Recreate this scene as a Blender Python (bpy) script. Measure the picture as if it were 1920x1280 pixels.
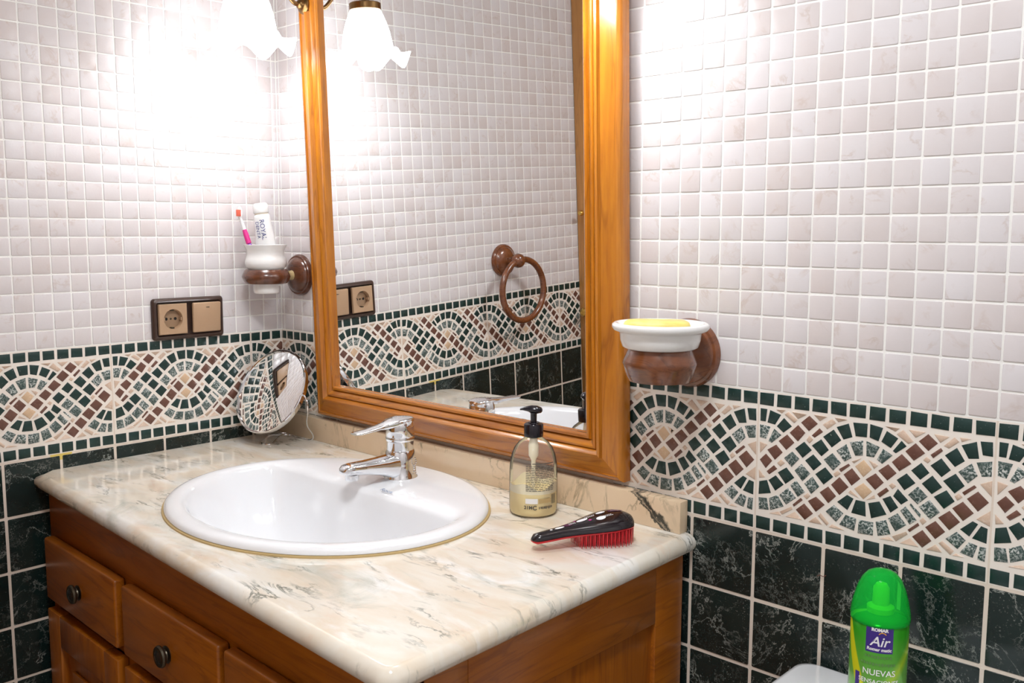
import bpy, bmesh, math, random
from mathutils import Vector, Matrix
random.seed(7)
for o in list(bpy.data.objects): bpy.data.objects.remove(o, do_unlink=True)
SC = bpy.context.scene
COL = SC.collection
S = 0.01          # the script measures in centimetres
Z0 = 0.877        # height of the border's lower edge above the floor (z = 0 in the centimetre frame)
def W(x, y, z): return Vector((x*S, y*S, z*S + Z0))

# ---------------------------------------------------------------- camera, world, exposure
CAM = Vector((175.6205, -115.1906, 40.8964)); YAW, PIT, ROL, FPX = -0.74924, -0.11686, 0.00264, 1761.978
_f = Vector((math.sin(YAW)*math.cos(PIT), math.cos(YAW)*math.cos(PIT), math.sin(PIT)))
_r0 = Vector((math.cos(YAW), -math.sin(YAW), 0)); _u0 = _r0.cross(_f)
_r = math.cos(ROL)*_r0 + math.sin(ROL)*_u0; _u = -math.sin(ROL)*_r0 + math.cos(ROL)*_u0
cd = bpy.data.cameras.new('camera'); cam = bpy.data.objects.new('camera', cd); COL.objects.link(cam)
cd.sensor_width = 36; cd.sensor_fit = 'HORIZONTAL'; cd.lens = FPX/1920*36; cd.clip_start = 0.02; cd.clip_end = 50
M = Matrix((_r, _u, -_f)).transposed().to_4x4(); M.translation = W(*CAM); cam.matrix_world = M
SC.camera = cam
wd = bpy.data.worlds.new('room_air'); SC.world = wd; wd.use_nodes = True
wd.node_tree.nodes['Background'].inputs[0].default_value = (0.9, 0.92, 1, 1)
wd.node_tree.nodes['Background'].inputs[1].default_value = 0.3
SC.view_settings.view_transform = 'Standard'; SC.view_settings.look = 'None'
SC.view_settings.gamma = 1; SC.view_settings.use_curve_mapping = False
SC.view_settings.exposure = 0.34
LAMP_W, SHADE_E, CEIL_W = .95, 5.0, 14.0     # bulbs of the two wall lamps, glow of their shades, ceiling lamp

# ---------------------------------------------------------------- node helper
class G:
    def __init__(s, name, **kw):
        s.m = bpy.data.materials.new(name); s.m.use_nodes = True; s.t = s.m.node_tree
        s.b = s.t.nodes['Principled BSDF']; s.out = s.t.nodes['Material Output']
        for k, v in kw.items(): s.set(s.b, k.replace('_', ' '), v)
    def set(s, node, key, v):
        i = node.inputs[key]
        if isinstance(v, bpy.types.NodeSocket): s.t.links.new(v, i)
        elif isinstance(v, (tuple, list)) and len(v) == 3 and i.type == 'RGBA': i.default_value = (*v, 1)
        else: i.default_value = v
    def n(s, typ, ins=None, **at):
        nd = s.t.nodes.new('ShaderNode' + typ)
        for k, v in at.items(): setattr(nd, k, v)
        for k, v in (ins or {}).items(): s.set(nd, k, v)
        return nd
    def pos(s): return s.n('NewGeometry').outputs['Position']
    def math(s, op, a, b=0.0, c=None):
        d = {0: a, 1: b}
        if c is not None: d[2] = c
        return s.n('Math', d, operation=op).outputs[0]
    def vmath(s, op, a, b):
        return s.n('VectorMath', {0: a, 1: b}, operation=op).outputs[0]
    def mapv(s, v, loc=(0,0,0), rot=(0,0,0), sc=(1,1,1)):
        return s.n('Mapping', {'Vector': v, 'Location': loc, 'Rotation': rot, 'Scale': sc}).outputs[0]
    def noise(s, v, scale, detail=4, rough=.5, dist=0.0):
        return s.n('TexNoise', {'Vector': v, 'Scale': scale, 'Detail': detail, 'Roughness': rough, 'Distortion': dist}).outputs['Fac']
    def mix(s, fac, a, b):
        nd = s.n('Mix', data_type='RGBA'); s.set(nd, 0, fac); s.set(nd, 6, a if not isinstance(a, tuple) else a); s.set(nd, 7, b)
        return nd.outputs[2]
    def ramp(s, f, *stops):
        nd = s.n('ValToRGB', {'Fac': f}); cr = nd.color_ramp
        while len(cr.elements) < len(stops): cr.elements.new(0.5)
        for e, (p, c) in zip(cr.elements, stops):
            e.position = p; e.color = (c, c, c, 1) if isinstance(c, (int, float)) else (*c, 1)
        return nd.outputs[0]
    def ridge(s, f, w):      # 1 on the line f = .5, 0 at distance w
        return s.math('MAXIMUM', s.math('SUBTRACT', 1.0, s.math('DIVIDE', s.math('ABSOLUTE', s.math('SUBTRACT', f, .5)), w)), 0.0)
    def bump(s, h, strength=.2, dist=.001):
        s.set(s.b, 'Normal', s.n('Bump', {'Height': h, 'Strength': strength, 'Distance': dist}).outputs[0])
    def base(s, c): s.set(s.b, 'Base Color', c); return s
MAT = {}
def plain(name, col, rough=.4, **kw):
    g = G(name, Roughness=rough, **kw); g.set(g.b, 'Base Color', col); MAT[name] = g.m; return g
# ---------------------------------------------------------------- materials
def cellnoise(g, freq, off):
    c = g.n('VectorMath', {0: g.mapv(g.vmath('SUBTRACT', g.pos(), off), sc=(freq,)*3)}, operation='FLOOR').outputs[0]
    return g.n('TexWhiteNoise', {'Vector': c}, noise_dimensions='3D')
GRID = (1.14327, -0.37817, Z0 + 0.19623)
g = G('white_tile', Roughness=.26)
wn = cellnoise(g, 30, GRID); p = g.vmath('ADD', g.pos(), g.vmath('MULTIPLY', wn.outputs['Color'], (3, 3, 3)))
c = g.mix(wn.outputs['Value'], (.72, .69, .705), (.66, .60, .59))
big = g.ramp(g.noise(p, 14, 3), (.42, 0), (.72, 1)); c = g.mix(g.math('MULTIPLY', big, .4), c, (.75, .72, .73))
vein = g.math('MULTIPLY', g.ridge(g.noise(p, 22, 5, .6, .6), .035), g.ramp(g.noise(p, 30, 2), (.52, 0), (.66, 1)))
c = g.mix(g.math('MULTIPLY', vein, .45), c, (.52, .41, .35)); g.base(c); g.bump(g.noise(g.pos(), 260, 3), .12, .0006); MAT['white_tile'] = g.m
g = G('dark_tile', Roughness=.16)
wn = cellnoise(g, 10, (1.14327, -0.37817, Z0)); p = g.vmath('ADD', g.pos(), g.vmath('MULTIPLY', wn.outputs['Color'], (4, 4, 4)))
v1 = g.math('MULTIPLY', g.ridge(g.noise(p, 8, 9, .68, .7), .009), g.ramp(g.noise(p, 16, 3), (.42, 0), (.62, 1)))
v2 = g.math('MULTIPLY', g.ridge(g.noise(p, 26, 8, .68, .3), .014), g.ramp(g.noise(p, 12, 3), (.5, 0), (.68, 1)))
sp = g.math('MULTIPLY', g.ramp(g.noise(p, 420, 3, .6), (.60, 0), (.70, 1)), g.ramp(g.noise(p, 35, 3), (.45, 0), (.65, 1)))
v = g.math('MINIMUM', g.math('ADD', g.math('ADD', g.math('MULTIPLY', v1, .75), g.math('MULTIPLY', v2, .35)), g.math('MULTIPLY', sp, .45)), .85)
c = g.mix(g.noise(p, 18, 4), (.004, .010, .010), (.012, .028, .025))
g.base(g.mix(v, c, (.50, .52, .47))); g.bump(g.noise(g.pos(), 60, 4), .15, .001); MAT['dark_tile'] = g.m
def stone(name, a, b, speck, lo, hi, sc=330):
    g = G(name, Roughness=.3); p = g.pos()
    c = g.mix(g.noise(p, 70, 3), a, b)
    s_ = g.math('MULTIPLY', g.ramp(g.noise(p, sc, 4, .6, .5), (lo, 0), (hi, 1)), g.ramp(g.noise(p, 55, 2), (.38, .15), (.62, 1)))
    g.base(g.mix(s_, c, speck)); g.bump(g.noise(p, 150, 3), .15, .0006); MAT[name] = g.m
stone('green_stone', (.006, .024, .022), (.013, .048, .042), (.22, .27, .24), .64, .72)
stone('speckled_stone', (.015, .05, .045), (.07, .11, .10), (.66, .69, .66), .48, .56, 360)
stone('brown_stone', (.10, .038, .026), (.20, .095, .068), (.34, .22, .17), .58, .75)
stone('tan_stone', (.60, .44, .34), (.70, .52, .39), (.78, .66, .56), .5, .7)
stone('honey_stone', (.62, .42, .26), (.70, .50, .33), (.78, .62, .46), .5, .7)
g = G('grout', Roughness=.85); p = g.pos(); sep = g.n('SeparateXYZ', {0: p})
hi = g.math('GREATER_THAN', sep.outputs[2], Z0 + .195)
c = g.mix(hi, (.78, .68, .58), (.92, .92, .89))
st = g.math('ADD', g.math('POWER', g.math('DIVIDE', g.math('ADD', sep.outputs[1], .478), .02), 2.0), g.math('POWER', g.math('DIVIDE', g.math('SUBTRACT', sep.outputs[2], Z0+.002), .012), 2.0))
st = g.math('MULTIPLY', g.math('LESS_THAN', st, 1.0), g.math('LESS_THAN', g.math('ABSOLUTE', sep.outputs[0]), .05))
c = g.mix(g.math('MULTIPLY', st, .85), c, (.75, .55, .04))
g.base(g.mix(g.math('MULTIPLY', g.noise(p, 120, 3), .12), c, (.6, .52, .44))); g.bump(g.noise(p, 400, 3), .3, .0006); MAT['grout'] = g.m
g = G('border_grout', Roughness=.7); g.base(g.mix(g.noise(g.pos(), 90, 3), (.84, .76, .68), (.89, .84, .77))); MAT['border_grout'] = g.m
def wood(name, axis, a, b, dark, rough=.22, coat=.5):
    g = G(name, Roughness=rough); g.set(g.b, 'Coat Weight', coat); g.set(g.b, 'Coat Roughness', .2)
    sc = [26, 26, 26]; sc[axis] = 2.2
    q = g.mapv(g.pos(), sc=tuple(sc))
    f = g.noise(q, 1.6, 5, .6, .8); fine = g.noise(g.mapv(g.pos(), sc=tuple(s*6 for s in sc)), 1.0, 3)
    c = g.mix(g.ramp(f, (.3, 0), (.7, 1)), a, b)
    ln = g.ridge(g.noise(q, 1.1, 3, .5, 1.2), .03)
    c = g.mix(g.math('MULTIPLY', ln, .45), c, dark)
    c = g.mix(g.math('MULTIPLY', g.ramp(fine, (.5, 0), (.7, 1)), .25), c, dark)
    kn = g.n('TexVoronoi', {'Vector': g.mapv(g.pos(), sc=tuple(1.0 if i == axis else 1.6 for i in range(3))), 'Scale': 6.0}).outputs['Distance']
    c = g.mix(g.ramp(kn, (.035, 1), (.075, 0)), c, dark)
    g.base(c); MAT[name] = g.m
HA, HB, HD = (.42, .130, .008), (.56, .205, .014), (.20, .050, .005)
wood('honey_wood_x', 0, HA, HB, HD); wood('honey_wood_z', 2, HA, HB, HD); wood('honey_wood_y', 1, HA, HB, HD)
CA, CB, CD = (.30, .080, .004), (.40, .120, .006), (.15, .034, .003)
wood('cabinet_wood_x', 0, CA, CB, CD, .34, .2); wood('cabinet_wood_z', 2, CA, CB, CD, .34, .2); wood('cabinet_wood_y', 1, CA, CB, CD, .34, .2)
wood('walnut_wood', 0, (.085, .026, .012), (.155, .052, .024), (.035, .011, .006), .22, .6)
wood('ring_wood', 0, (.15, .045, .015), (.23, .075, .026), (.05, .016, .008), .22, .6)
wood('door_wood', 2, (.50, .22, .05), (.62, .30, .08), (.30, .11, .02), .3, .3)
g = G('marble', Roughness=.12); p = g.pos()
q = g.mapv(p, rot=(0, 0, math.radians(-24)), sc=(1, 2.4, 1))
c = g.mix(g.ramp(g.noise(q, 9, 5, .55, .6), (.36, 0), (.62, 1)), (.76, .655, .515), (.81, .77, .68))
c = g.mix(g.ramp(g.noise(g.vmath('ADD', q, (5, 1, 0)), 7, 5, .6, .8), (.52, 0), (.68, 1)), c, (.86, .85, .81))
c = g.mix(g.math('MULTIPLY', g.ramp(g.noise(g.vmath('ADD', q, (2, 7, 0)), 13, 5, .6, .7), (.58, 0), (.72, 1)), .45), c, (.77, .56, .42))
gr = g.math('MULTIPLY', g.ridge(g.noise(g.mapv(p, rot=(0, 0, math.radians(-24)), sc=(1, 3.2, 1)), 10, 7, .62, .6), .035), g.ramp(g.noise(q, 12, 3), (.5, 0), (.66, 1)))
c = g.mix(g.math('MULTIPLY', gr, .9), c, (.10, .11, .08))
gr2 = g.math('MULTIPLY', g.ramp(g.noise(g.vmath('ADD', q, (9, 3, 0)), 5, 6, .65, 1.0), (.57, 0), (.72, 1)), .6)
c = g.mix(gr2, c, (.40, .43, .36)); g.base(c); g.set(g.b, 'Coat Weight', .3); MAT['marble'] = g.m
g = G('backsplash_marble', Roughness=.14); p = g.pos(); q = g.mapv(p, rot=(0, math.radians(35), 0), sc=(2.6, 1, 1))
c = g.mix(g.noise(p, 9, 4, .5, .5), (.70, .50, .31), (.80, .66, .48))
gr = g.math('MULTIPLY', g.ridge(g.noise(q, 7, 7, .62, .7), .03), g.ramp(g.noise(p, 11, 3), (.48, 0), (.62, 1)))
c = g.mix(g.math('MULTIPLY', gr, .7), c, (.16, .12, .07))
sx = g.n('SeparateXYZ', {0: p}).outputs[0]
sz = g.n('SeparateXYZ', {0: p}).outputs[2]; dg = g.math('ADD', g.math('SUBTRACT', sx, .985), g.math('MULTIPLY', g.math('SUBTRACT', sz, Z0), 1.3)); nz = g.math('MULTIPLY', g.math('SUBTRACT', g.noise(p, 26, 7, .7), .5), .09)
k = g.math('MULTIPLY', g.math('ADD', g.ridge(g.math('ADD', g.math('ADD', dg, nz), .5), .012), g.ridge(g.math('ADD', g.math('ADD', g.math('MULTIPLY', dg, 1.4), nz), .515), .006)), g.ridge(g.math('ADD', g.math('SUBTRACT', sx, .99), .5), .085))
c = g.mix(g.math('MINIMUM', g.math('MULTIPLY', k, 1.6), .95), c, (.03, .035, .03)); g.base(c); MAT['backsplash_marble'] = g.m
plain('porcelain', (.84, .85, .87), .07); plain('ceramic', (.86, .86, .85), .1)
plain('caulk', (.50, .36, .16), .6)
plain('chrome', (.80, .81, .83), .06, Metallic=1.0); plain('mirror_glass', (.95, .96, .96), .0, Metallic=1.0)
plain('tan_brass', (.50, .38, .19), .35); plain('brass', (.22, .125, .05), .3, Metallic=1.0); plain('old_brass', (.11, .095, .07), .38, Metallic=1.0)
plain('gold_knob', (.75, .52, .14), .25, Metallic=1.0); plain('pewter_glass', (.05, .045, .04), .15, Metallic=.7)
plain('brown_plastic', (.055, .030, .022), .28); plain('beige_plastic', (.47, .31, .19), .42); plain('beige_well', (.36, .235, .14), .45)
plain('black_plastic', (.008, .006, .011), .16); plain('black', (.006, .006, .006), .5)
plain('brush_black', (.012, .009, .012), .14); plain('brush_red', (.62, .018, .028), .3)
plain('lotion', (.93, .77, .40), .35); plain('lotion_pale', (.92, .85, .64), .4)
plain('white_plastic', (.85, .86, .86), .25); plain('ink_blue', (.035, .045, .22), .5); plain('ink_dark', (.08, .075, .065), .6)
plain('ink_grey', (.20, .26, .38), .6); plain('pink_plastic', (.72, .03, .26), .3); plain('coral_bristle', (.85, .16, .10), .6)
plain('violet_plastic', (.30, .12, .55), .35); plain('white_ink', (.85, .85, .85), .5); plain('magenta_ink', (.45, .03, .22), .5); plain('plum_ink', (.07, .006, .045), .4)
plain('label_blue', (.045, .02, .22), .3); plain('orange_ink', (.85, .42, .05), .4); plain('grey_green_ink', (.10, .25, .06), .5)
plain('nozzle_green', (.50, .75, .03), .4); plain('plaster', (.86, .85, .83), .8); plain('thread_brown', (.16, .05, .03), .6)
plain('label_strip', (.86, .80, .66), .4)
g = G('soap', Roughness=.42); g.base(g.mix(g.ramp(g.noise(g.pos(), 40, 3), (.35, 0), (.65, 1)), (.78, .72, .24), (.76, .60, .15))); g.set(g.b, 'Subsurface Weight', .1); MAT['soap'] = g.m
g = G('can_green', Roughness=.18); tc = g.n('TexCoord').outputs['Object']; s3 = g.n('SeparateXYZ', {0: tc})
zz = s3.outputs[2]; ang = g.math('ARCTAN2', s3.outputs[0], g.math('MULTIPLY', s3.outputs[1], -1.0))
c = g.mix(g.ramp(zz, (.0, 0), (.11, 1)), (.32, .62, .14), (.03, .34, .012))
sw = g.ridge(g.math('ADD', g.math('ADD', g.math('MULTIPLY', zz, 9.0), g.math('MULTIPLY', ang, .85)), .62), .18)
c = g.mix(g.ramp(sw, (.0, 0), (.25, 1)), c, (.68, .72, .02))
sw2 = g.ridge(g.math('ADD', g.math('SUBTRACT', g.math('MULTIPLY', zz, 14.0), g.math('MULTIPLY', ang, .6)), -.02), .2)
c = g.mix(g.math('MULTIPLY', sw2, .7), c, (.48, .66, .02)); g.base(c); g.set(g.b, 'Metallic', .25); MAT['can_green'] = g.m
def shell(name, tint, white, fr, diff):
    g = G(name); t = g.t; t.nodes.remove(g.b)
    tr = g.n('BsdfTransparent', {'Color': (*tint, 1)}); df = g.n('BsdfDiffuse', {'Color': (*white, 1)}); gl = g.n('BsdfGlossy', {'Roughness': .06})
    m1 = g.n('MixShader', {0: diff, 1: tr.outputs[0], 2: df.outputs[0]})
    lw = g.n('LayerWeight', {'Blend': fr})
    m2 = g.n('MixShader', {0: lw.outputs['Fresnel'], 1: m1.outputs[0], 2: gl.outputs[0]}); t.links.new(m2.outputs[0], g.out.inputs[0]); MAT[name] = g.m
shell('clear_plastic', (.985, .985, .975), (.85, .85, .83), .12, .07)
shell('green_cap', (.30, 1.0, .34), (.02, .85, .10), .12, .36)
g = G('lamp_shade_glass', Roughness=.35); g.base((.9, .91, .92)); g.set(g.b, 'Emission Color', (.97, .985, 1)); 
zz = g.n('SeparateXYZ', {0: g.n('TexCoord').outputs['Object']}).outputs[2]
g.set(g.b, 'Emission Strength', SHADE_E); MAT['lamp_shade_glass'] = g.m
g = G('bulb_glow'); g.set(g.b, 'Emission Color', (1, .99, .97)); g.set(g.b, 'Emission Strength', 25.0); MAT['bulb_glow'] = g.m
g = G('ceiling_glow'); g.set(g.b, 'Emission Color', (.97, .985, 1)); g.set(g.b, 'Emission Strength', 6.0); MAT['ceiling_glow'] = g.m
g = G('wall_tiling', Roughness=.3)
bt = g.n('TexBrick', {'Vector': g.mapv(g.n('TexCoord').outputs['Object'], rot=(math.pi/2, 0, 0)), 'Color1': (.76, .73, .73, 1), 'Color2': (.70, .65, .63, 1), 'Mortar': (.84, .83, .79, 1), 'Scale': 1.0, 'Mortar Size': .0012, 'Brick Width': .0333, 'Row Height': .0333}, offset=0.0)
g.base(bt.outputs[0]); MAT['wall_tiling'] = g.m
g = G('floor_tiling', Roughness=.3)
bt = g.n('TexBrick', {'Vector': g.n('TexCoord').outputs['Object'], 'Color1': (.50, .40, .32, 1), 'Color2': (.44, .35, .28, 1), 'Mortar': (.6, .54, .46, 1), 'Scale': 1.0, 'Mortar Size': .002, 'Brick Width': .3, 'Row Height': .3}, offset=0.0)
g.base(bt.outputs[0]); MAT['floor_tiling'] = g.m
# ---------------------------------------------------------------- geometry helpers
class MB:
    def __init__(s): s.v = []; s.f = []
    def add(s, v, f):
        o = len(s.v); s.v += [tuple(q) for q in v]; s.f += [tuple(i + o for i in q) for q in f]; return s
    def box(s, x0, x1, y0, y1, z0, z1):
        return s.add([(x0,y0,z0),(x1,y0,z0),(x1,y1,z0),(x0,y1,z0),(x0,y0,z1),(x1,y0,z1),(x1,y1,z1),(x0,y1,z1)],
                     [(0,3,2,1),(4,5,6,7),(0,1,5,4),(1,2,6,5),(2,3,7,6),(3,0,4,7)])
    def hexa(s, b, t):      # two quads, lower and upper
        return s.add(list(b) + list(t), [(0,3,2,1),(4,5,6,7),(0,1,5,4),(1,2,6,5),(2,3,7,6),(3,0,4,7)])
    def loft(s, rings, cap0=True, cap1=True):
        n = len(rings[0]); v = [q for r in rings for q in r]; f = []
        for k in range(len(rings) - 1):
            for i in range(n):
                j = (i + 1) % n; f.append((k*n + i, k*n + j, (k+1)*n + j, (k+1)*n + i))
        if cap0: f.append(tuple(range(n))[::-1])
        if cap1: f.append(tuple((len(rings)-1)*n + i for i in range(n)))
        return s.add(v, f)
    def lathe(s, prof, n=40, c=(0,0,0), axis='z'):
        rings = []
        for r, h in prof:
            r = max(r, 1e-4); ring = []
            for i in range(n):
                a = 2*math.pi*i/n; x, y = r*math.cos(a), r*math.sin(a)
                q = {'z': (x, y, h), '-y': (x, -h, y), 'x': (h, x, y)}[axis]
                ring.append((c[0]+q[0], c[1]+q[1], c[2]+q[2]))
            rings.append(ring)
        return s.loft(rings)
    def tube(s, path, rad, n=10, closed=False):
        P = [Vector(q) for q in path]; m = len(P); R_ = rad if isinstance(rad, (list, tuple)) else [rad]*m
        rings = []; prev = None
        for k in range(m):
            a = P[(k+1) % m] if closed or k < m-1 else P[k]; b = P[k-1] if closed or k > 0 else P[k]
            t = (a - b).normalized()
            if prev is None: prev = t.orthogonal().normalized()
            nrm = (prev - t*prev.dot(t)).normalized(); prev = nrm; bn = t.cross(nrm)
            rings.append([tuple(P[k] + R_[k]*(math.cos(2*math.pi*i/n)*nrm + math.sin(2*math.pi*i/n)*bn)) for i in range(n)])
        if closed:
            # align the seam of the last ring with the first
            best = min(range(n), key=lambda d: (Vector(rings[-1][d]) - Vector(rings[0][0])).length)
            return s.loft(rings + [rings[0][-best:] + rings[0][:-best] if best else rings[0]], False, False)
        return s.loft(rings)
    def xf(s, m):
        s.v = [tuple(m @ Vector(q)) for q in s.v]; return s
    def build(s, name, mat, parent=None, bevel=0.0, seg=2, smooth=40, kind=None, off=(0,0,0)):
        me = bpy.data.meshes.new(name)
        me.from_pydata([((x+off[0])*S, (y+off[1])*S, (z+off[2])*S) for x, y, z in s.v], [], s.f)
        bm = bmesh.new(); bm.from_mesh(me); bmesh.ops.recalc_face_normals(bm, faces=bm.faces)
        if bevel:
            ed = [e for e in bm.edges if len(e.link_faces) == 2 and e.calc_face_angle(0) > .6]
            bmesh.ops.bevel(bm, geom=ed, offset=bevel*S, segments=seg, affect='EDGES', profile=.5, clamp_overlap=True)
        bm.to_mesh(me); bm.free()
        if smooth:
            for q in me.polygons: q.use_smooth = True
            me.set_sharp_from_angle(angle=math.radians(smooth))
        me.materials.append(MAT[mat])
        o = bpy.data.objects.new(name, me); COL.objects.link(o)
        if parent: o.parent = parent
        if kind: o['kind'] = kind
        return o
def spline(P, k=8, closed=False):
    P = [Vector(q) for q in P]; n = len(P); out = []
    rng = range(n) if closed else range(n - 1)
    for i in rng:
        g_ = lambda j: P[j % n] if closed else P[min(max(j, 0), n-1)]
        a, b, c, d = g_(i-1), g_(i), g_(i+1), g_(i+2)
        for q in range(k):
            t = q/k
            out.append(.5*((2*b) + (c-a)*t + (2*a-5*b+4*c-d)*t*t + (-a+3*b-3*c+d)*t**3))
    if not closed: out.append(P[-1])
    return out
def tag(o, label, cat, group=None):
    o['label'] = label; o['category'] = cat
    if group: o['group'] = group
    return o
def thing(name, label, cat, loc, rot=(0,0,0), group=None):
    o = bpy.data.objects.new(name, None); o.empty_display_size = .02; COL.objects.link(o)
    o.location = W(*loc); o.rotation_euler = rot; return tag(o, label, cat, group)
def copy_tree(o, parent=None):
    c = o.copy(); COL.objects.link(c)
    if parent: c.parent = parent
    for ch in o.children: copy_tree(ch, c)
    return c
def text_geo(body, size, shear=0.0, bold=0.0):
    cu = bpy.data.curves.new('text', 'FONT'); cu.body = body; cu.size = size; cu.align_x = 'CENTER'; cu.align_y = 'CENTER'; cu.shear = shear; cu.offset = bold; cu.resolution_u = 3
    ob = bpy.data.objects.new('text', cu); COL.objects.link(ob); bpy.context.view_layer.update()
    me = bpy.data.meshes.new_from_object(ob.evaluated_get(bpy.context.evaluated_depsgraph_get()))
    v = [tuple(q.co) for q in me.vertices]; f = [tuple(q.vertices) for q in me.polygons]
    bpy.data.objects.remove(ob, do_unlink=True); bpy.data.curves.remove(cu); bpy.data.meshes.remove(me)
    return v, f
def text_part(body, size, mapf, name, mat, parent, shear=0.0, bold=0.0):
    v, f = text_geo(body, size, shear, bold); m = MB().add([mapf(q[0], q[1]) for q in v], f)
    return m.build(name, mat, parent, smooth=0)
def proj(q):
    d = Vector(q) - CAM; c = d.dot(_f)
    return (960 + FPX*d.dot(_r)/c, 640 - FPX*d.dot(_u)/c) if c > 1 else (-9e9, -9e9)
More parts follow.
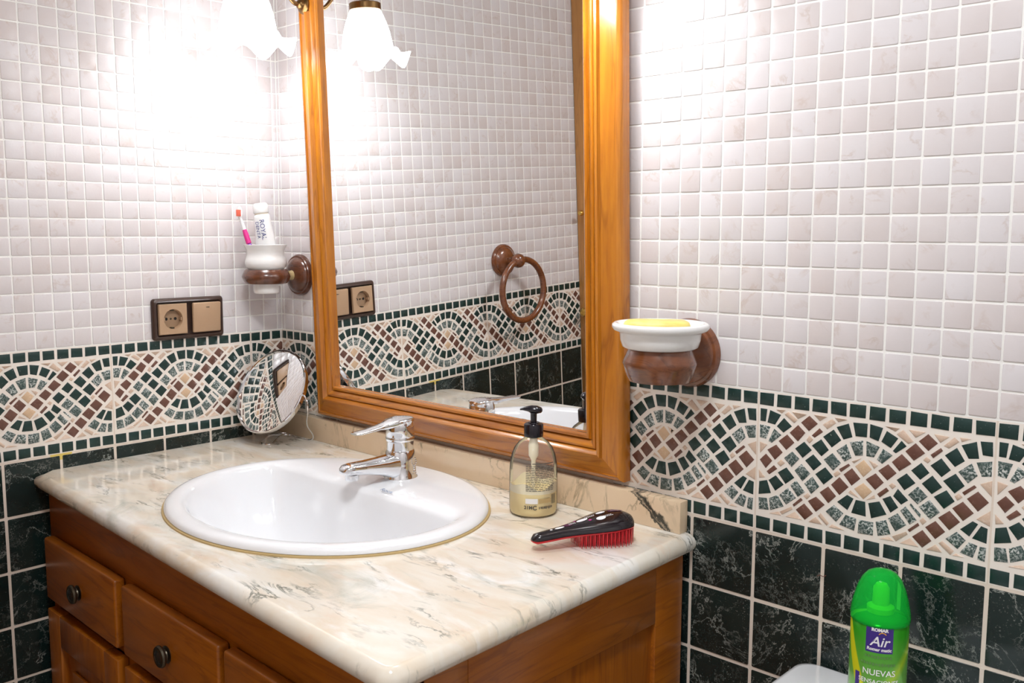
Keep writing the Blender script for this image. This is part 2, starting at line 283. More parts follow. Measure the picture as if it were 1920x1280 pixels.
PIECES = """
g 0.37 15.38 1.14 15.37 1.31 17.08 0.34 17.09
g 1.40 15.26 2.53 15.12 3.35 16.56 1.74 17.01
g 2.79 14.94 3.79 14.22 4.95 15.22 3.79 16.21
s 0.37 13.09 1.31 12.97 1.88 14.76 0.32 14.86
s 1.67 12.77 2.15 12.58 3.49 13.83 2.43 14.54
t 0.47 10.91 1.51 12.22 0.40 12.48
t 3.44 16.77 4.00 17.30 2.62 17.21
t 3.87 16.72 5.29 15.76 5.69 16.21 4.43 17.14
t 5.78 16.37 6.98 17.11 4.90 17.19
b 6.22 15.93 7.36 14.95 8.52 16.08 7.35 17.00
b 4.68 14.34 5.89 13.37 6.86 14.64 5.83 15.54
b 3.13 12.97 4.28 11.94 5.38 13.10 4.33 14.04
b 1.54 11.53 2.69 10.33 3.76 11.51 2.80 12.42
b 0.46 9.99 1.39 8.95 2.30 10.12 1.35 10.94
t 8.80 16.51 9.77 17.19 7.95 17.23
t 9.23 16.08 9.86 15.58 11.00 16.55 10.42 17.00
t 11.28 16.71 12.43 17.18 10.76 17.24
b 7.75 14.42 8.17 14.18 9.28 15.12 8.80 15.54
t 7.06 13.73 7.50 13.35 7.98 13.91 7.44 14.38
g 12.05 14.54 13.19 15.03 12.65 16.72 11.07 16.03
g 13.61 15.23 15.04 15.29 15.07 17.03 13.22 16.93
g 15.41 15.34 16.52 15.03 17.01 16.77 15.40 17.03
g 9.32 14.49 10.54 13.26 11.76 14.40 10.70 15.65
g 7.85 13.11 9.21 11.89 10.16 12.86 9.09 14.12
g 5.53 12.32 6.63 11.25 7.85 12.47 6.77 13.44
s 11.20 12.97 12.31 11.74 13.20 12.36 12.47 14.02
s 13.67 12.72 14.61 12.91 14.59 14.80 12.89 14.32
s 15.09 12.89 16.05 12.90 16.71 14.31 15.02 14.81
s 9.54 11.50 10.86 10.29 11.84 11.42 10.68 12.55
g 6.98 10.95 8.21 9.81 9.27 10.87 8.09 11.96
s 4.01 10.79 5.13 9.76 6.17 11.03 5.13 11.86
t 3.04 9.93 3.54 9.56 4.16 10.11 3.60 10.53
b 1.52 8.52 1.93 8.17 3.08 9.13 2.57 9.55
m 13.70 11.33 14.83 10.13 15.86 11.30 14.79 12.36
b 11.64 10.62 11.91 10.27 13.07 11.33 12.86 11.54
t 10.89 9.86 11.21 9.47 11.87 10.02 11.45 10.39
t 13.58 11.70 14.45 12.50 13.23 11.88
t 16.13 11.44 16.57 11.98 15.40 12.46
g 3.16 8.65 4.34 7.28 5.56 8.35 4.39 9.56
s 5.56 9.35 6.73 8.09 7.76 9.31 6.51 10.40
g 8.47 9.38 9.66 8.20 10.90 9.44 9.78 10.53
b 12.26 10.01 13.36 8.74 14.46 9.85 13.33 11.03
t 0.46 7.43 1.33 7.68 0.35 8.60
g 0.45 5.15 2.26 5.63 1.63 7.32 0.48 6.97
g 1.84 7.36 2.89 6.06 4.08 7.13 2.89 8.20
s 0.55 3.04 2.04 3.22 1.69 4.81 0.48 4.69
s 2.26 3.26 4.18 4.14 3.24 5.55 2.02 4.87
s 3.51 5.60 4.54 4.47 5.92 5.64 4.74 6.84
s 5.04 7.25 6.17 5.88 7.12 6.71 5.84 8.04
s 7.01 7.84 8.01 6.62 9.07 7.80 8.09 8.97
t 6.94 6.12 7.43 5.76 7.92 6.30 7.54 6.68
b 5.49 4.69 5.66 4.42 6.87 5.56 6.59 5.81
t 3.68 3.33 4.02 3.04 5.47 4.03 5.29 4.35
t 3.92 2.86 3.52 3.30 2.12 2.80
t 4.52 2.82 6.91 2.84 5.81 3.74
b 10.66 8.37 11.83 7.21 12.99 8.48 11.74 9.58
b 9.17 7.07 10.40 5.86 11.39 6.98 10.28 8.06
b 7.60 5.59 8.75 4.36 9.91 5.53 8.69 6.39
b 5.95 4.07 7.27 2.96 8.36 4.03 7.10 5.15
t 7.80 2.81 9.66 2.84 8.79 3.71
t 9.09 3.87 10.32 2.82 10.61 3.18 9.42 4.34
t 10.63 2.73 12.64 2.75 11.01 3.16
s 10.11 4.72 11.54 3.61 12.46 4.92 11.16 5.76
g 11.58 6.28 12.97 5.46 13.70 7.11 12.85 7.44
g 13.48 5.22 15.37 5.10 15.21 7.00 14.00 7.02
s 12.00 3.36 13.95 2.97 14.20 4.58 12.76 4.79
s 14.45 2.78 16.38 2.89 16.36 4.57 14.49 4.54
t 12.98 7.76 14.37 7.38 13.25 8.14
m 13.72 8.42 14.95 7.29 16.02 8.49 14.87 9.39
t 16.45 7.71 16.33 8.12 15.33 7.29
g 16.06 5.04 17.94 5.93 17.00 7.42 15.61 6.92
b 21.38 15.77 22.55 14.76 23.60 15.86 22.45 16.82
b 19.87 14.31 20.93 13.32 22.18 14.43 21.04 15.49
b 18.29 12.68 19.27 11.72 20.64 12.86 19.45 13.88
b 16.67 11.29 17.85 10.26 18.93 11.38 17.86 12.33
b 15.14 9.90 16.40 8.78 17.41 9.91 16.36 10.91
g 16.89 15.04 18.09 14.42 18.92 15.74 17.50 16.47
g 18.34 14.08 18.72 13.86 19.97 14.92 19.34 15.52
s 16.44 12.67 17.12 12.26 18.33 13.52 17.14 14.14
t 16.10 11.39 16.62 11.95 16.09 12.24
t 18.74 16.27 20.17 15.27 20.77 15.63 19.47 16.92
t 18.54 16.54 19.06 17.03 17.27 17.04
t 21.00 16.17 22.09 16.98 20.18 17.02
t 23.89 15.99 24.86 16.84 23.14 16.92
t 24.30 15.69 24.87 15.46 25.99 16.42 25.45 16.88
t 26.28 16.42 27.28 16.96 26.03 16.96
b 22.84 14.35 23.17 13.99 24.22 15.05 23.98 15.37
t 22.02 13.58 22.57 13.26 22.89 13.67 22.42 14.05
g 27.13 14.59 28.27 14.77 27.92 16.74 26.27 16.06
g 28.64 15.27 29.74 15.26 29.65 16.94 28.32 16.84
g 24.47 14.55 25.67 13.34 26.74 14.22 25.79 15.68
g 22.89 13.04 24.23 11.85 25.23 12.87 24.11 14.13
g 20.65 12.03 21.79 11.07 22.82 12.11 21.82 13.19
s 27.22 11.67 28.22 12.73 27.50 14.08 26.08 12.83
s 28.67 12.72 29.72 12.89 29.70 14.68 28.02 14.29
g 24.44 11.43 25.81 10.17 26.87 11.26 25.81 12.56
g 22.00 10.65 23.22 9.57 24.36 10.64 23.19 11.85
g 18.99 10.55 19.97 9.41 21.25 10.56 20.15 11.58
t 18.07 9.69 18.52 9.30 18.95 9.75 18.46 10.09
b 16.67 8.31 17.02 7.94 18.12 8.99 17.77 9.35
s 20.45 8.94 21.64 8.00 22.75 9.17 21.57 10.21
g 23.49 9.31 24.71 8.07 25.87 9.20 24.89 10.38
g 18.65 8.43 19.68 7.54 20.49 8.25 19.19 9.46
g 17.35 7.82 18.43 6.26 19.34 7.10 18.33 8.38
t 29.88 10.56 29.83 12.43 28.58 11.82
t 25.84 9.81 26.17 9.38 26.72 9.88 26.27 10.30
b 26.64 10.45 26.91 10.14 28.20 11.35 27.93 11.57
b 27.22 9.80 28.49 8.51 29.62 9.80 28.39 10.90
s 17.00 2.96 18.56 3.53 17.94 5.22 16.65 4.72
s 19.13 4.03 20.43 5.10 19.30 6.38 18.15 5.45
s 19.64 6.78 20.83 5.32 21.60 5.99 20.19 7.45
s 20.71 7.73 22.01 6.44 22.07 6.83 20.83 7.94
s 21.79 7.70 23.17 6.44 24.27 7.53 23.00 8.81
t 21.95 6.01 22.34 5.53 22.79 6.08 22.36 6.51
b 20.61 4.57 20.85 4.34 21.99 5.41 21.79 5.70
t 18.80 3.34 19.26 2.82 20.64 4.01 20.44 4.30
t 19.03 2.77 18.39 3.21 17.25 2.68
t 19.77 2.69 22.00 2.74 20.95 3.60
b 25.64 8.33 26.92 7.04 28.05 8.21 26.79 9.36
b 24.10 6.85 25.45 5.60 26.60 6.84 25.36 7.96
b 22.67 5.36 23.90 4.13 25.00 5.28 23.83 6.38
b 21.20 3.84 22.45 2.74 23.48 3.81 22.38 4.93
t 22.95 2.62 24.75 2.69 23.99 3.50
t 24.32 3.75 25.75 2.63 26.10 3.17 24.73 4.12
t 25.97 2.63 27.24 2.69 26.37 2.95
s 25.10 4.47 26.50 3.53 27.34 4.76 26.31 5.60
g 26.66 5.99 27.72 5.34 28.60 7.01 28.00 7.25
g 28.03 5.18 29.63 4.89 29.66 6.69 28.94 6.86
s 26.78 3.18 28.24 2.87 28.67 4.41 27.73 4.66
s 28.75 2.84 29.55 2.71 29.63 4.39 28.92 4.38
t 28.39 7.60 29.88 7.02 29.86 8.86"""
# ---------------------------------------------------------------- the room
P3 = 10/3; BH = 19.623; DL, DB = 37.817, 114.327; CEIL = 157.0; FLOOR = -87.7
def struct(o): o['kind'] = 'structure'; return o
def frame_world(side, u, v): return (u, 0, v) if side == 'back' else (0, u, v)
def poly_area(side, poly):
    q = [proj(frame_world(side, u, v)) for u, v in poly]
    cx = sum(a for a, b in q)/len(q); cy = sum(b for a, b in q)/len(q)
    if not (-15 < cx < 1935 and -15 < cy < 1295): return 0.0
    return abs(sum(q[i][0]*q[(i+1) % len(q)][1] - q[(i+1) % len(q)][0]*q[i][1] for i in range(len(q))))/2
def clip(poly, lo, hi):
    for sgn, lim in ((1, lo), (-1, -hi)):
        out = []
        for i in range(len(poly)):
            a, b = poly[i-1], poly[i]; ia, ib = sgn*a[0] >= lim, sgn*b[0] >= lim
            if ia != ib:
                t = (sgn*lim - a[0])/(b[0] - a[0]); out.append((sgn*lim, a[1] + t*(b[1] - a[1])))
            if ib: out.append(b)
        poly = out
        if len(poly) < 3: return []
    return poly
def hidden(side, u, v):
    if side == 'back': return (18 < u < 91.5 and 3.5 < v < 104) or (u < 94 and v < -3)
    return u > -49 and v < -8
def rounded_rect(w, h, c):
    return [(-w+c,-h),(w-c,-h),(w,-h+c),(w,h-c),(w-c,h),(-w+c,h),(-w,h-c),(-w,-h+c)]
def tile_loops(w, h, back, soft, cor):      # half width, half height; front face at y = 0
    L = [(w, h, back), (w, h, soft*.75), (w-soft*.35, h-soft*.35, soft*.22), (w-soft*1.1, h-soft*1.1, 0.0)]
    return [[(x, y, z) for x, z in rounded_rect(a, b, cor)] for a, b, y in L]
def poly_loops(poly, back, soft):
    cx = sum(p[0] for p in poly)/len(poly); cz = sum(p[1] for p in poly)/len(poly)
    def sh(d): 
        out = []
        for x, z in poly:
            l = math.hypot(x-cx, z-cz); k = max(.3, 1 - d/l) if l > 0 else 1; out.append((cx + (x-cx)*k, cz + (z-cz)*k))
        return out
    return [[(x, back, z) for x, z in poly], [(x, soft*.6, z) for x, z in poly], [(x, 0.0, z) for x, z in sh(soft*1.3)]]
MESH = {}
def raw_mesh(key, loops, mat, sm=60):
    if key is not None and key in MESH: return MESH[key]
    m = MB().loft(loops, False, True); o = m.build('tmp', mat, smooth=sm); me = o.data
    bpy.data.objects.remove(o, do_unlink=True)
    if key is not None: MESH[key] = me
    return me
def place(name, me, parent, u, y, v, tilt=0.0):
    me.name = name
    o = bpy.data.objects.new(name, me); COL.objects.link(o); o.parent = parent; o.location = (u*S, y*S, v*S)
    if tilt: o.rotation_euler = (random.uniform(-tilt, tilt), 0, random.uniform(-tilt, tilt))
    return o
def field(side, wall, name, mat, pu, pv, u_org, v_org, umin, umax, vmin, vmax, gap, soft, cor, back, cap):
    items = []
    k0 = math.floor((umin - u_org)/pu) ; k1 = math.ceil((umax - u_org)/pu); r0 = math.floor((vmin - v_org)/pv + 1e-6); r1 = math.ceil((vmax - v_org)/pv - 1e-6)
    for k in range(k0, k1):
        for r in range(r0, r1):
            a, b = max(umin, u_org + k*pu), min(umax, u_org + (k+1)*pu); c, d = max(vmin, v_org + r*pv), min(vmax, v_org + (r+1)*pv)
            if b - a < gap + .3 or d - c < gap + .3: continue
            cu, cv = (a+b)/2, (c+d)/2
            if hidden(side, cu, cv): continue
            items.append((poly_area(side, [(a,c),(b,c),(b,d),(a,d)]), a, b, c, d))
    items.sort(reverse=True); rest = MB()
    for i, (ar, a, b, c, d) in enumerate(items):
        w, h = (b-a-gap)/2, (d-c-gap)/2; cu, cv = (a+b)/2, (c+d)/2
        if i < cap and ar > 90:
            full = abs(b-a-pu) < 1e-6 and abs(d-c-pv) < 1e-6
            me = raw_mesh((name, round(w, 3), round(h, 3)), tile_loops(w, h, back, soft, cor), mat)
            place(name, me, wall, cu + random.uniform(-.02, .02), random.uniform(-.03, .03), cv + random.uniform(-.02, .02), .006)
        else:
            rest.loft([[(x+cu, y, z+cv) for x, y, z in l] for l in tile_loops(w, h, back, soft, cor)], False, True)
    if rest.v: rest.build(name + '_field', mat, wall, smooth=60, kind='stuff')
COLR = dict(g='green_stone', s='speckled_stone', b='brown_stone', t='tan_stone', m='honey_stone')
SHAPES = []
for l in PIECES.strip().splitlines():
    t, *q = l.split(); q = [float(x) for x in q]; SHAPES.append((t, [(q[i], q[i+1]) for i in range(0, len(q), 2)]))
for k in range(12):
    for lo, hi in ((.36, 2.08), (17.62, 19.28)):
        j = lambda: random.uniform(-.05, .05)
        SHAPES.append(('q', [(k*2.5+.24+j(), lo+j()), (k*2.5+2.26+j(), lo+j()), (k*2.5+2.26+j(), hi+j()), (k*2.5+.24+j(), hi+j())]))
def border(side, wall, starts, umin, umax, cap):
    allp = []
    for u0 in starts:
        a, b = max(umin, u0 + .12), min(umax, u0 + 29.88)
        if b - a < .5: continue
        bed = MB().box(a, b, .07, .3, .15, BH - .15).build('border_tile', 'border_grout', wall, smooth=0)
        for n, (t, poly) in enumerate(SHAPES):
            pl = clip([(u + u0, v) for u, v in poly], umin + .05, umax - .05)
            if not pl: continue
            cu = sum(p[0] for p in pl)/len(pl); cv = sum(p[1] for p in pl)/len(pl)
            if hidden(side, cu, cv): continue
            cut = len(pl) != len(poly) or {(round(a_, 4), round(b_, 4)) for a_, b_ in pl} != {(round(a_+u0, 4), round(b_, 4)) for a_, b_ in poly}
            allp.append((poly_area(side, pl), n, t, pl, cu, cv, bed, cut))
    allp.sort(key=lambda q: -q[0]); rest = {}
    ind = [0, 0]
    for ar, n, t, pl, cu, cv, bed, cut in allp:
        mat = COLR.get(t, 'green_stone'); nm = 'border_square' if t == 'q' else 'mosaic_piece'; w = t == 'q'
        if ar > 35 and ind[w] < cap:
            ind[w] += 1
            # shared between repeats: the mesh is centred on the piece's own centroid
            me = raw_mesh(None if cut else ('p', n), poly_loops([(x-cu, z-cv) for x, z in pl], .16, .06), mat)
            place(nm, me, bed, cu, random.uniform(-.02, .02), cv, .01)
        else:
            rest.setdefault((bed, mat), MB()).loft(poly_loops(pl, .16, .06), False, True)
    for (bed, mat), m in rest.items(): m.build('mosaic_pieces', mat, bed, smooth=60, kind='stuff')

wall_back = struct(MB().box(-12, 230, .09, 12, FLOOR, CEIL).build('wall_back', 'grout', smooth=0)); wall_back.location = W(0, 0, 0)
wall_left = struct(MB().box(-112, .2, .09, 12, FLOOR, CEIL).build('wall_left', 'grout', smooth=0)); wall_left.location = W(0, 0, 0); wall_left.rotation_euler = (0, 0, math.pi/2)
for side, wl, org, u0, u1, starts in (('back', wall_back, DB, 0, 230, (-8.4, DB-30, DB, DB+30, DB+60, DB+90)), ('left', wall_left, -DL, -107.2, 0, (-DL-90, -DL-60, -DL-30, -DL, -DL+30))):
    field(side, wl, 'white_tile', 'white_tile', P3, P3, org, BH, u0, u1, BH, CEIL, .27, .06, .1, .25, 300)
    field(side, wl, 'dark_tile', 'dark_tile', 10, 10, org, 0, u0, u1, FLOOR, 0, .5, .08, .12, .25, 300)
    if side == 'back':
        border(side, wl, (-8.4,), 0, 20, 150); border(side, wl, starts[1:], 90, 230, 220)
    else: border(side, wl, starts, u0, u1, 300)
fl = struct(MB().box(-12, 242, -202, 12, -10, 0).build('floor', 'floor_tiling', smooth=0)); fl.location = W(0, 0, FLOOR)
ce = struct(MB().box(-12, 242, -202, 12, 0, 8).build('ceiling', 'plaster', smooth=0)); ce.location = W(0, 0, CEIL)
wr = struct(MB().box(-190, 0, -12, 0, FLOOR, CEIL).build('wall_right', 'wall_tiling', smooth=0)); wr.location = W(230, 0, 0); wr.rotation_euler = (0, 0, math.pi/2)
wf = struct(MB().box(66, 242, -12, 0, FLOOR, CEIL).build('wall_front', 'wall_tiling', smooth=0)); wf.location = W(0, -190, 0)
ws = struct(MB().box(-190, -111.9, 0, 8, FLOOR, CEIL).build('wall_recess', 'wall_tiling', smooth=0)); ws.location = W(66, 0, 0); ws.rotation_euler = (0, 0, math.pi/2)
wd_ = struct(MB().box(0, 66, -7, 0, 115, CEIL).box(62.5, 66, -7, 0, FLOOR, 115).build('wall_door', 'wall_tiling', smooth=0)); wd_.location = W(0, -112, 0)
# the wooden door seen at the edge of the mirror
door = struct(bpy.data.objects.new('door_1', None)); COL.objects.link(door); door.location = W(0, -106.9, FLOOR)
MB().box(.05, 62, -5, -1.4, .5, 202).build('door_leaf', 'door_wood', door, .2)
MB().box(.05, 8, -1.4, -.2, .5, 202).box(54, 62, -1.4, -.2, .5, 202).box(8, 54, -1.4, -.2, .5, 18).box(8, 54, -1.4, -.2, 190, 202).box(8, 54, -1.4, -.2, 96, 108).build('door_frame_rails', 'door_wood', door, .2)
for z, r in ((98.2, 1.35), (127.2, .8)):
    MB().lathe([(0,.0),(r*.75,0),(r*.75,.3),(r*.4,.5),(r*.4,1.2),(r,1.7),(r,2.2),(r*.7,2.7),(0,2.8)], 20, (0, 0, 0), '-y').xf(Matrix.Rotation(math.pi, 4, 'Z')).build('door_knob', 'gold_knob', door, off=(3.2, -.2, z))
# ---------------------------------------------------------------- vanity cabinet, worktop, upstand
ZC = -2.64                                   # top of the marble
def yf(x, y0): return y0 - .03*x             # the cabinet front runs a little out of square
def front_slab(m, x0, x1, z0, z1, ya, yb, base):
    X, Zz = 53, base
    return m.hexa([(x0-X, yf(x0, yb), z0-Zz), (x1-X, yf(x1, yb), z0-Zz), (x1-X, yf(x1, ya), z0-Zz), (x0-X, yf(x0, ya), z0-Zz)],
                  [(x0-X, yf(x0, yb), z1-Zz), (x1-X, yf(x1, yb), z1-Zz), (x1-X, yf(x1, ya), z1-Zz), (x0-X, yf(x0, ya), z1-Zz)])
van = thing('vanity_cabinet', 'honey brown wooden vanity cabinet with drawers and doors under the marble top', 'cabinet', (53, 0, FLOOR))
zb = ZC - 3.05
m = MB(); R_ = 103.8
front_slab(m, .5, R_, zb - 9, zb, -50.6, -48.4, FLOOR); front_slab(m, .5, R_, -80, -76, -50.6, -48.4, FLOOR)
for a, b in ((.5, 4), (31.5, 36.5), (64.5, 69.5), (100, R_)): front_slab(m, a, b, -76, zb - 9, -50.6, -48.4, FLOOR)
front_slab(m, 4, 100.5, -27, -24, -50.6, -48.4, FLOOR)
m.build('face_frame', 'cabinet_wood_x', van, .12)
m = MB(); front_slab(m, 1.0, 102.5, -79, -77, -48.4, -1.5, FLOOR); front_slab(m, .6, 2.4, -77, zb, -48.4, -1.5, FLOOR); front_slab(m, 100.2, 102.3, -77, zb, -48.4, -1.5, FLOOR)
m.box(-50.5, 47.5, -2.4, -1.5, -77-FLOOR, zb-FLOOR).build('body', 'cabinet_wood_z', van)
front_slab(MB(), 3, 102, FLOOR, -80, -46, -3, FLOOR).build('plinth', 'cabinet_wood_x', van)
x = R_ - 53
MB().box(x-1.3, x, -8, -1.2, 7.7, zb-FLOOR).box(x-1.3, x, yf(R_, -50.5), -45, 7.7, zb-FLOOR).box(x-1.3, x, -45, -8, zb-FLOOR-8.5, zb-FLOOR).box(x-1.3, x, -45, -8, 7.7, 15).build('side_frame', 'cabinet_wood_y', van, .15)
MB().box(x-1.5, x-.75, -45.2, -7.8, 14.5, zb-FLOOR-8).build('side_panel', 'cabinet_wood_z', van, .1)
def knob(parent, px, pz, yy):
    m = MB().lathe([(0,0),(1.25,0),(1.3,.2),(.95,.4),(.9,.6),(1.3,.75),(1.6,.95),(1.65,1.2),(1.5,1.45),(1.2,1.4),(1.05,1.5)], 24, (0,0,0), '-y')
    k = m.build('knob', 'old_brass', parent, off=(px, yy, pz))
    MB().lathe([(1.05,1.2),(1.05,1.45),(.7,1.7),(0,1.8)], 24, (0,0,0), '-y').build('knob_centre', 'pewter_glass', parent, off=(px, yy, pz))
for x0, x1 in ((2.6, 32.8), (35.4, 65.9), (67.4, 99)):
    d = front_slab(MB(), x0, x1, -25.2, -13.9, -52.6, -50.65, FLOOR).build('drawer', 'cabinet_wood_x', van, .45, 3)
    knob(d, (x0+x1)/2 - 53 + .2, -20 - FLOOR, yf((x0+x1)/2, -52.6) + .05)
    m = MB(); front_slab(m, x0, x0+5.5, -77, -27.1, -52.6, -50.65, FLOOR); front_slab(m, x1-5.5, x1, -77, -27.1, -52.6, -50.65, FLOOR)
    front_slab(m, x0+5.5, x1-5.5, -33, -27.1, -52.6, -50.65, FLOOR); front_slab(m, x0+5.5, x1-5.5, -77, -71, -52.6, -50.65, FLOOR)
    d = m.build('door', 'cabinet_wood_z', van, .25)
    front_slab(MB(), x0+5, x1-5, -71.5, -32.5, -51.3, -50.65, FLOOR).build('door_panel', 'cabinet_wood_z', d, .2)
    front_slab(MB(), x0+8.5, x1-8.5, -67.5, -36.5, -52.0, -51.2, FLOOR).build('raised_panel', 'cabinet_wood_z', d, .5)
    knob(d, x1 - 53 - 2.8, -50 - FLOOR, yf(x1, -52.6) + .05)

BX, BY, BA, BB = 53.3, -27.5, 28.3, 23.7      # wash basin: centre and half axes
def outline(d):                               # worktop outline inset by d on the front and right edges
    c = (106.7 - d, -59.0 + d); r = max(2.2 - d, .4)
    Q = [(.1, -.05), (.1, -52.9 + d), (c[0]-r, c[1]+.12)]
    for k in range(1, 6): a = -math.pi/2 + k/6*math.pi/2; Q.append((c[0]-r+r*math.cos(a), c[1]+r+r*math.sin(a)))
    return Q + [(c[0], c[1]+r), (105.2 - d, -.05)]
top = thing('countertop', 'cream marble worktop with rounded edge and grey veins around the basin', 'worktop', (53, -28, ZC - 3))
N = 96; ang = [2*math.pi*i/N for i in range(N)]
P = outline(0)
def ray_hit(a, P):
    d = (math.cos(a), math.sin(a)); best = None
    for i in range(len(P)):
        (x1, y1), (x2, y2) = P[i], P[(i+1) % len(P)]; ex, ey = x2-x1, y2-y1
        den = d[0]*ey - d[1]*ex
        if abs(den) < 1e-9: continue
        t = ((x1-BX)*ey - (y1-BY)*ex)/den; s_ = ((x1-BX)*d[1] - (y1-BY)*d[0])/den
        if t > 0 and -1e-6 <= s_ <= 1+1e-6 and (best is None or t < best): best = t
    return (BX + best*d[0], BY + best*d[1])
# angles that pass through the corners so that they stay sharp
for q in P: ang.append(math.atan2(q[1]-BY, q[0]-BX) % (2*math.pi))
ang = sorted(ang)
def ring(d, z):
    Q = outline(d); return [(x - 53, y + 28, z) for x, y in (ray_hit(a, Q) for a in ang)]
hole = lambda z: [(BX-53 + (BA-2.5)*math.cos(math.atan2(math.sin(a)*1.2, math.cos(a))), BY+28 + (BB-2.5)*math.sin(math.atan2(math.sin(a)*1.2, math.cos(a))), z) for a in ang]
rings = [hole(0), ring(1.1, 0)] + [ring(1.5*(1-math.cos(t)), 1.5 - 1.5*math.sin(t)) for t in (math.radians(60), math.radians(35), math.radians(12))] + [ring(1.5*(1-math.cos(t)), 1.5 + 1.5*math.sin(t)) for t in (math.radians(12), math.radians(35), math.radians(60))] + [ring(1.1, 3), ring(1.35, 3), ring(3.2, 3), hole(3), hole(0)]
MB().loft(rings, False, False).build('marble_slab', 'marble', top, smooth=50)
bs = MB().box(-51.8, 51.0, -1.0, 1.0, 0, 4.75).build('backsplash', 'backsplash_marble', None, .12)
bs.location = W(52.4 + .3, -1.15, ZC); tag(bs, 'low strip of tan marble along the wall behind the basin', 'backsplash')

# ---------------------------------------------------------------- wash basin
bas = thing('wash_basin', 'white oval drop-in porcelain wash basin set into the marble', 'basin', (BX, BY, ZC))
NB = 96
def ell(a, b, z, cut=None, cy=0.0):
    r = []
    for i in range(NB):
        t = 2*math.pi*i/NB; x, y = a*math.cos(t), b*math.sin(t) + cy
        if cut is not None and y > cut - 2.2:      # flatten the back into the tap ledge
            y = cut - 2.2 + 2.2*math.tanh((y - cut + 2.2)/5.5)
        r.append((x, y, z))
    return r
rg = [ell(BA-3.5, BB-3.5, -1), ell(BA-.5, BB-.5, .02), ell(BA, BB, .35), ell(BA-.05, BB-.05, .75), ell(BA-.5, BB-.5, 1.15), ell(BA-1.3, BB-1.3, 1.35), ell(BA-2.4, BB-2.4, 1.3, 12.5), ell(BA-3.0, BB-3.0, 1.1, 9.0),
      ell(BA-3.3, BB-3.3, .75, 7.6), ell(BA-3.7, BB-3.7, 0, 7.0), ell(BA-5.0, BB-4.8, -3, 6.3), ell(BA-7.2, BB-6.6, -7, 5.2), ell(BA-10.5, BB-9.5, -10.5, 3.5), ell(BA-15, BB-13.5, -12.8, 2), ell(BA-21, BB-18, -13.9), ell(2.6, 2.4, -14.3, None, .5)]
MB().loft(rg, False, True).build('bowl', 'porcelain', bas, smooth=60)
MB().loft([ell(BA+.35, BB+.35, .0), ell(BA+.3, BB+.3, .22), ell(BA-.1, BB-.1, .3), ell(BA-1, BB-1, .0)], False, False).build('sealant_bead', 'caulk', bas)
MB().lathe([(0,-14.1),(2.2,-14.1),(2.5,-14.2),(2.5,-14.4),(0,-14.4)], 28, (0, .5, 0)).build('drain', 'chrome', bas)
text_part('Roca', 1.45, lambda x, y: (x + 5.2, 8.2 + .8*y, 1.27 + .12*y), 'maker_mark', 'ink_grey', bas, 0, .02)

# ---------------------------------------------------------------- mixer tap
tap = thing('mixer_tap', 'chrome single lever basin mixer tap with short spout', 'tap', (53.0, -11.7, ZC + 1.15))
MB().lathe([(0,0),(3.0,0),(3.0,.25),(2.75,.6),(2.6,2.5),(2.5,4.6),(2.3,4.95),(0,4.95)], 44).build('tap_body', 'chrome', tap)
sp = []
for t, w, h, zc in ((0, 2.2, 2.3, 2.0), (-2.5, 2.0, 2.0, 2.35), (-5, 1.8, 1.45, 2.75), (-8, 1.6, 1.1, 3.1), (-10.5, 1.5, .95, 3.3), (-11.6, 1.45, .85, 3.3), (-12.2, 1.1, .6, 3.2), (-12.5, .6, .3, 3.1)):
    sp.append([(w*math.copysign(abs(math.cos(a))**.6, math.cos(a)), t, zc + h*math.copysign(abs(math.sin(a))**.6, math.sin(a))) for a in [2*math.pi*i/24 for i in range(24)]])
MB().loft(sp).build('spout', 'chrome', tap, smooth=60)
MB().lathe([(0,1.5),(1.1,1.5),(1.15,1.6),(1.15,2.4),(0,2.4)], 24, (0, -10.4, 0)).build('aerator', 'chrome', tap)
MB().lathe([(0,4.9),(2.3,4.9),(2.32,5.1),(2.32,6.5),(2.2,6.6),(0,6.6)], 40).build('cartridge_sleeve', 'chrome', tap)
MB().lathe([(0,6.55),(2.42,6.55),(2.5,6.7),(2.5,7.2),(2.4,7.35),(0,7.35)], 40).build('lever_ring', 'chrome', tap)
MB().lathe([(0,7.3),(2.45,7.3),(2.5,7.45),(2.42,9.0),(2.3,10.0),(2.1,10.2),(0,10.25)], 40).build('lever_cap', 'chrome', tap)
lv = []
for y, w, zt, zb_ in ((2.3, .9, 10.45, 9.7), (1.6, 1.9, 10.55, 9.6), (0, 2.3, 10.6, 9.5), (-2, 1.9, 10.4, 9.2), (-3.2, 1.3, 10.1, 8.9), (-5, 1.05, 9.8, 9.0), (-7.5, 1.1, 9.5, 8.9), (-9.2, 1.2, 9.35, 8.85), (-9.9, .9, 9.25, 8.9)):
    lv.append([(w*math.cos(a), y, (zt+zb_)/2 + (zt-zb_)/2*math.copysign(abs(math.sin(a))**.5, math.sin(a))) for a in [2*math.pi*i/20 for i in range(20)]])
MB().loft(lv).build('lever', 'chrome', tap, smooth=50)
m = MB()
for k in range(9): m.lathe([(0,-.14),(.1,-.1),(.14,0),(.1,.1),(0,.14)], 8, (2.7 + .25*math.sin(k*.9), 1.0, 3.6 - k*.33))
m.build('plug_chain', 'chrome', tap)

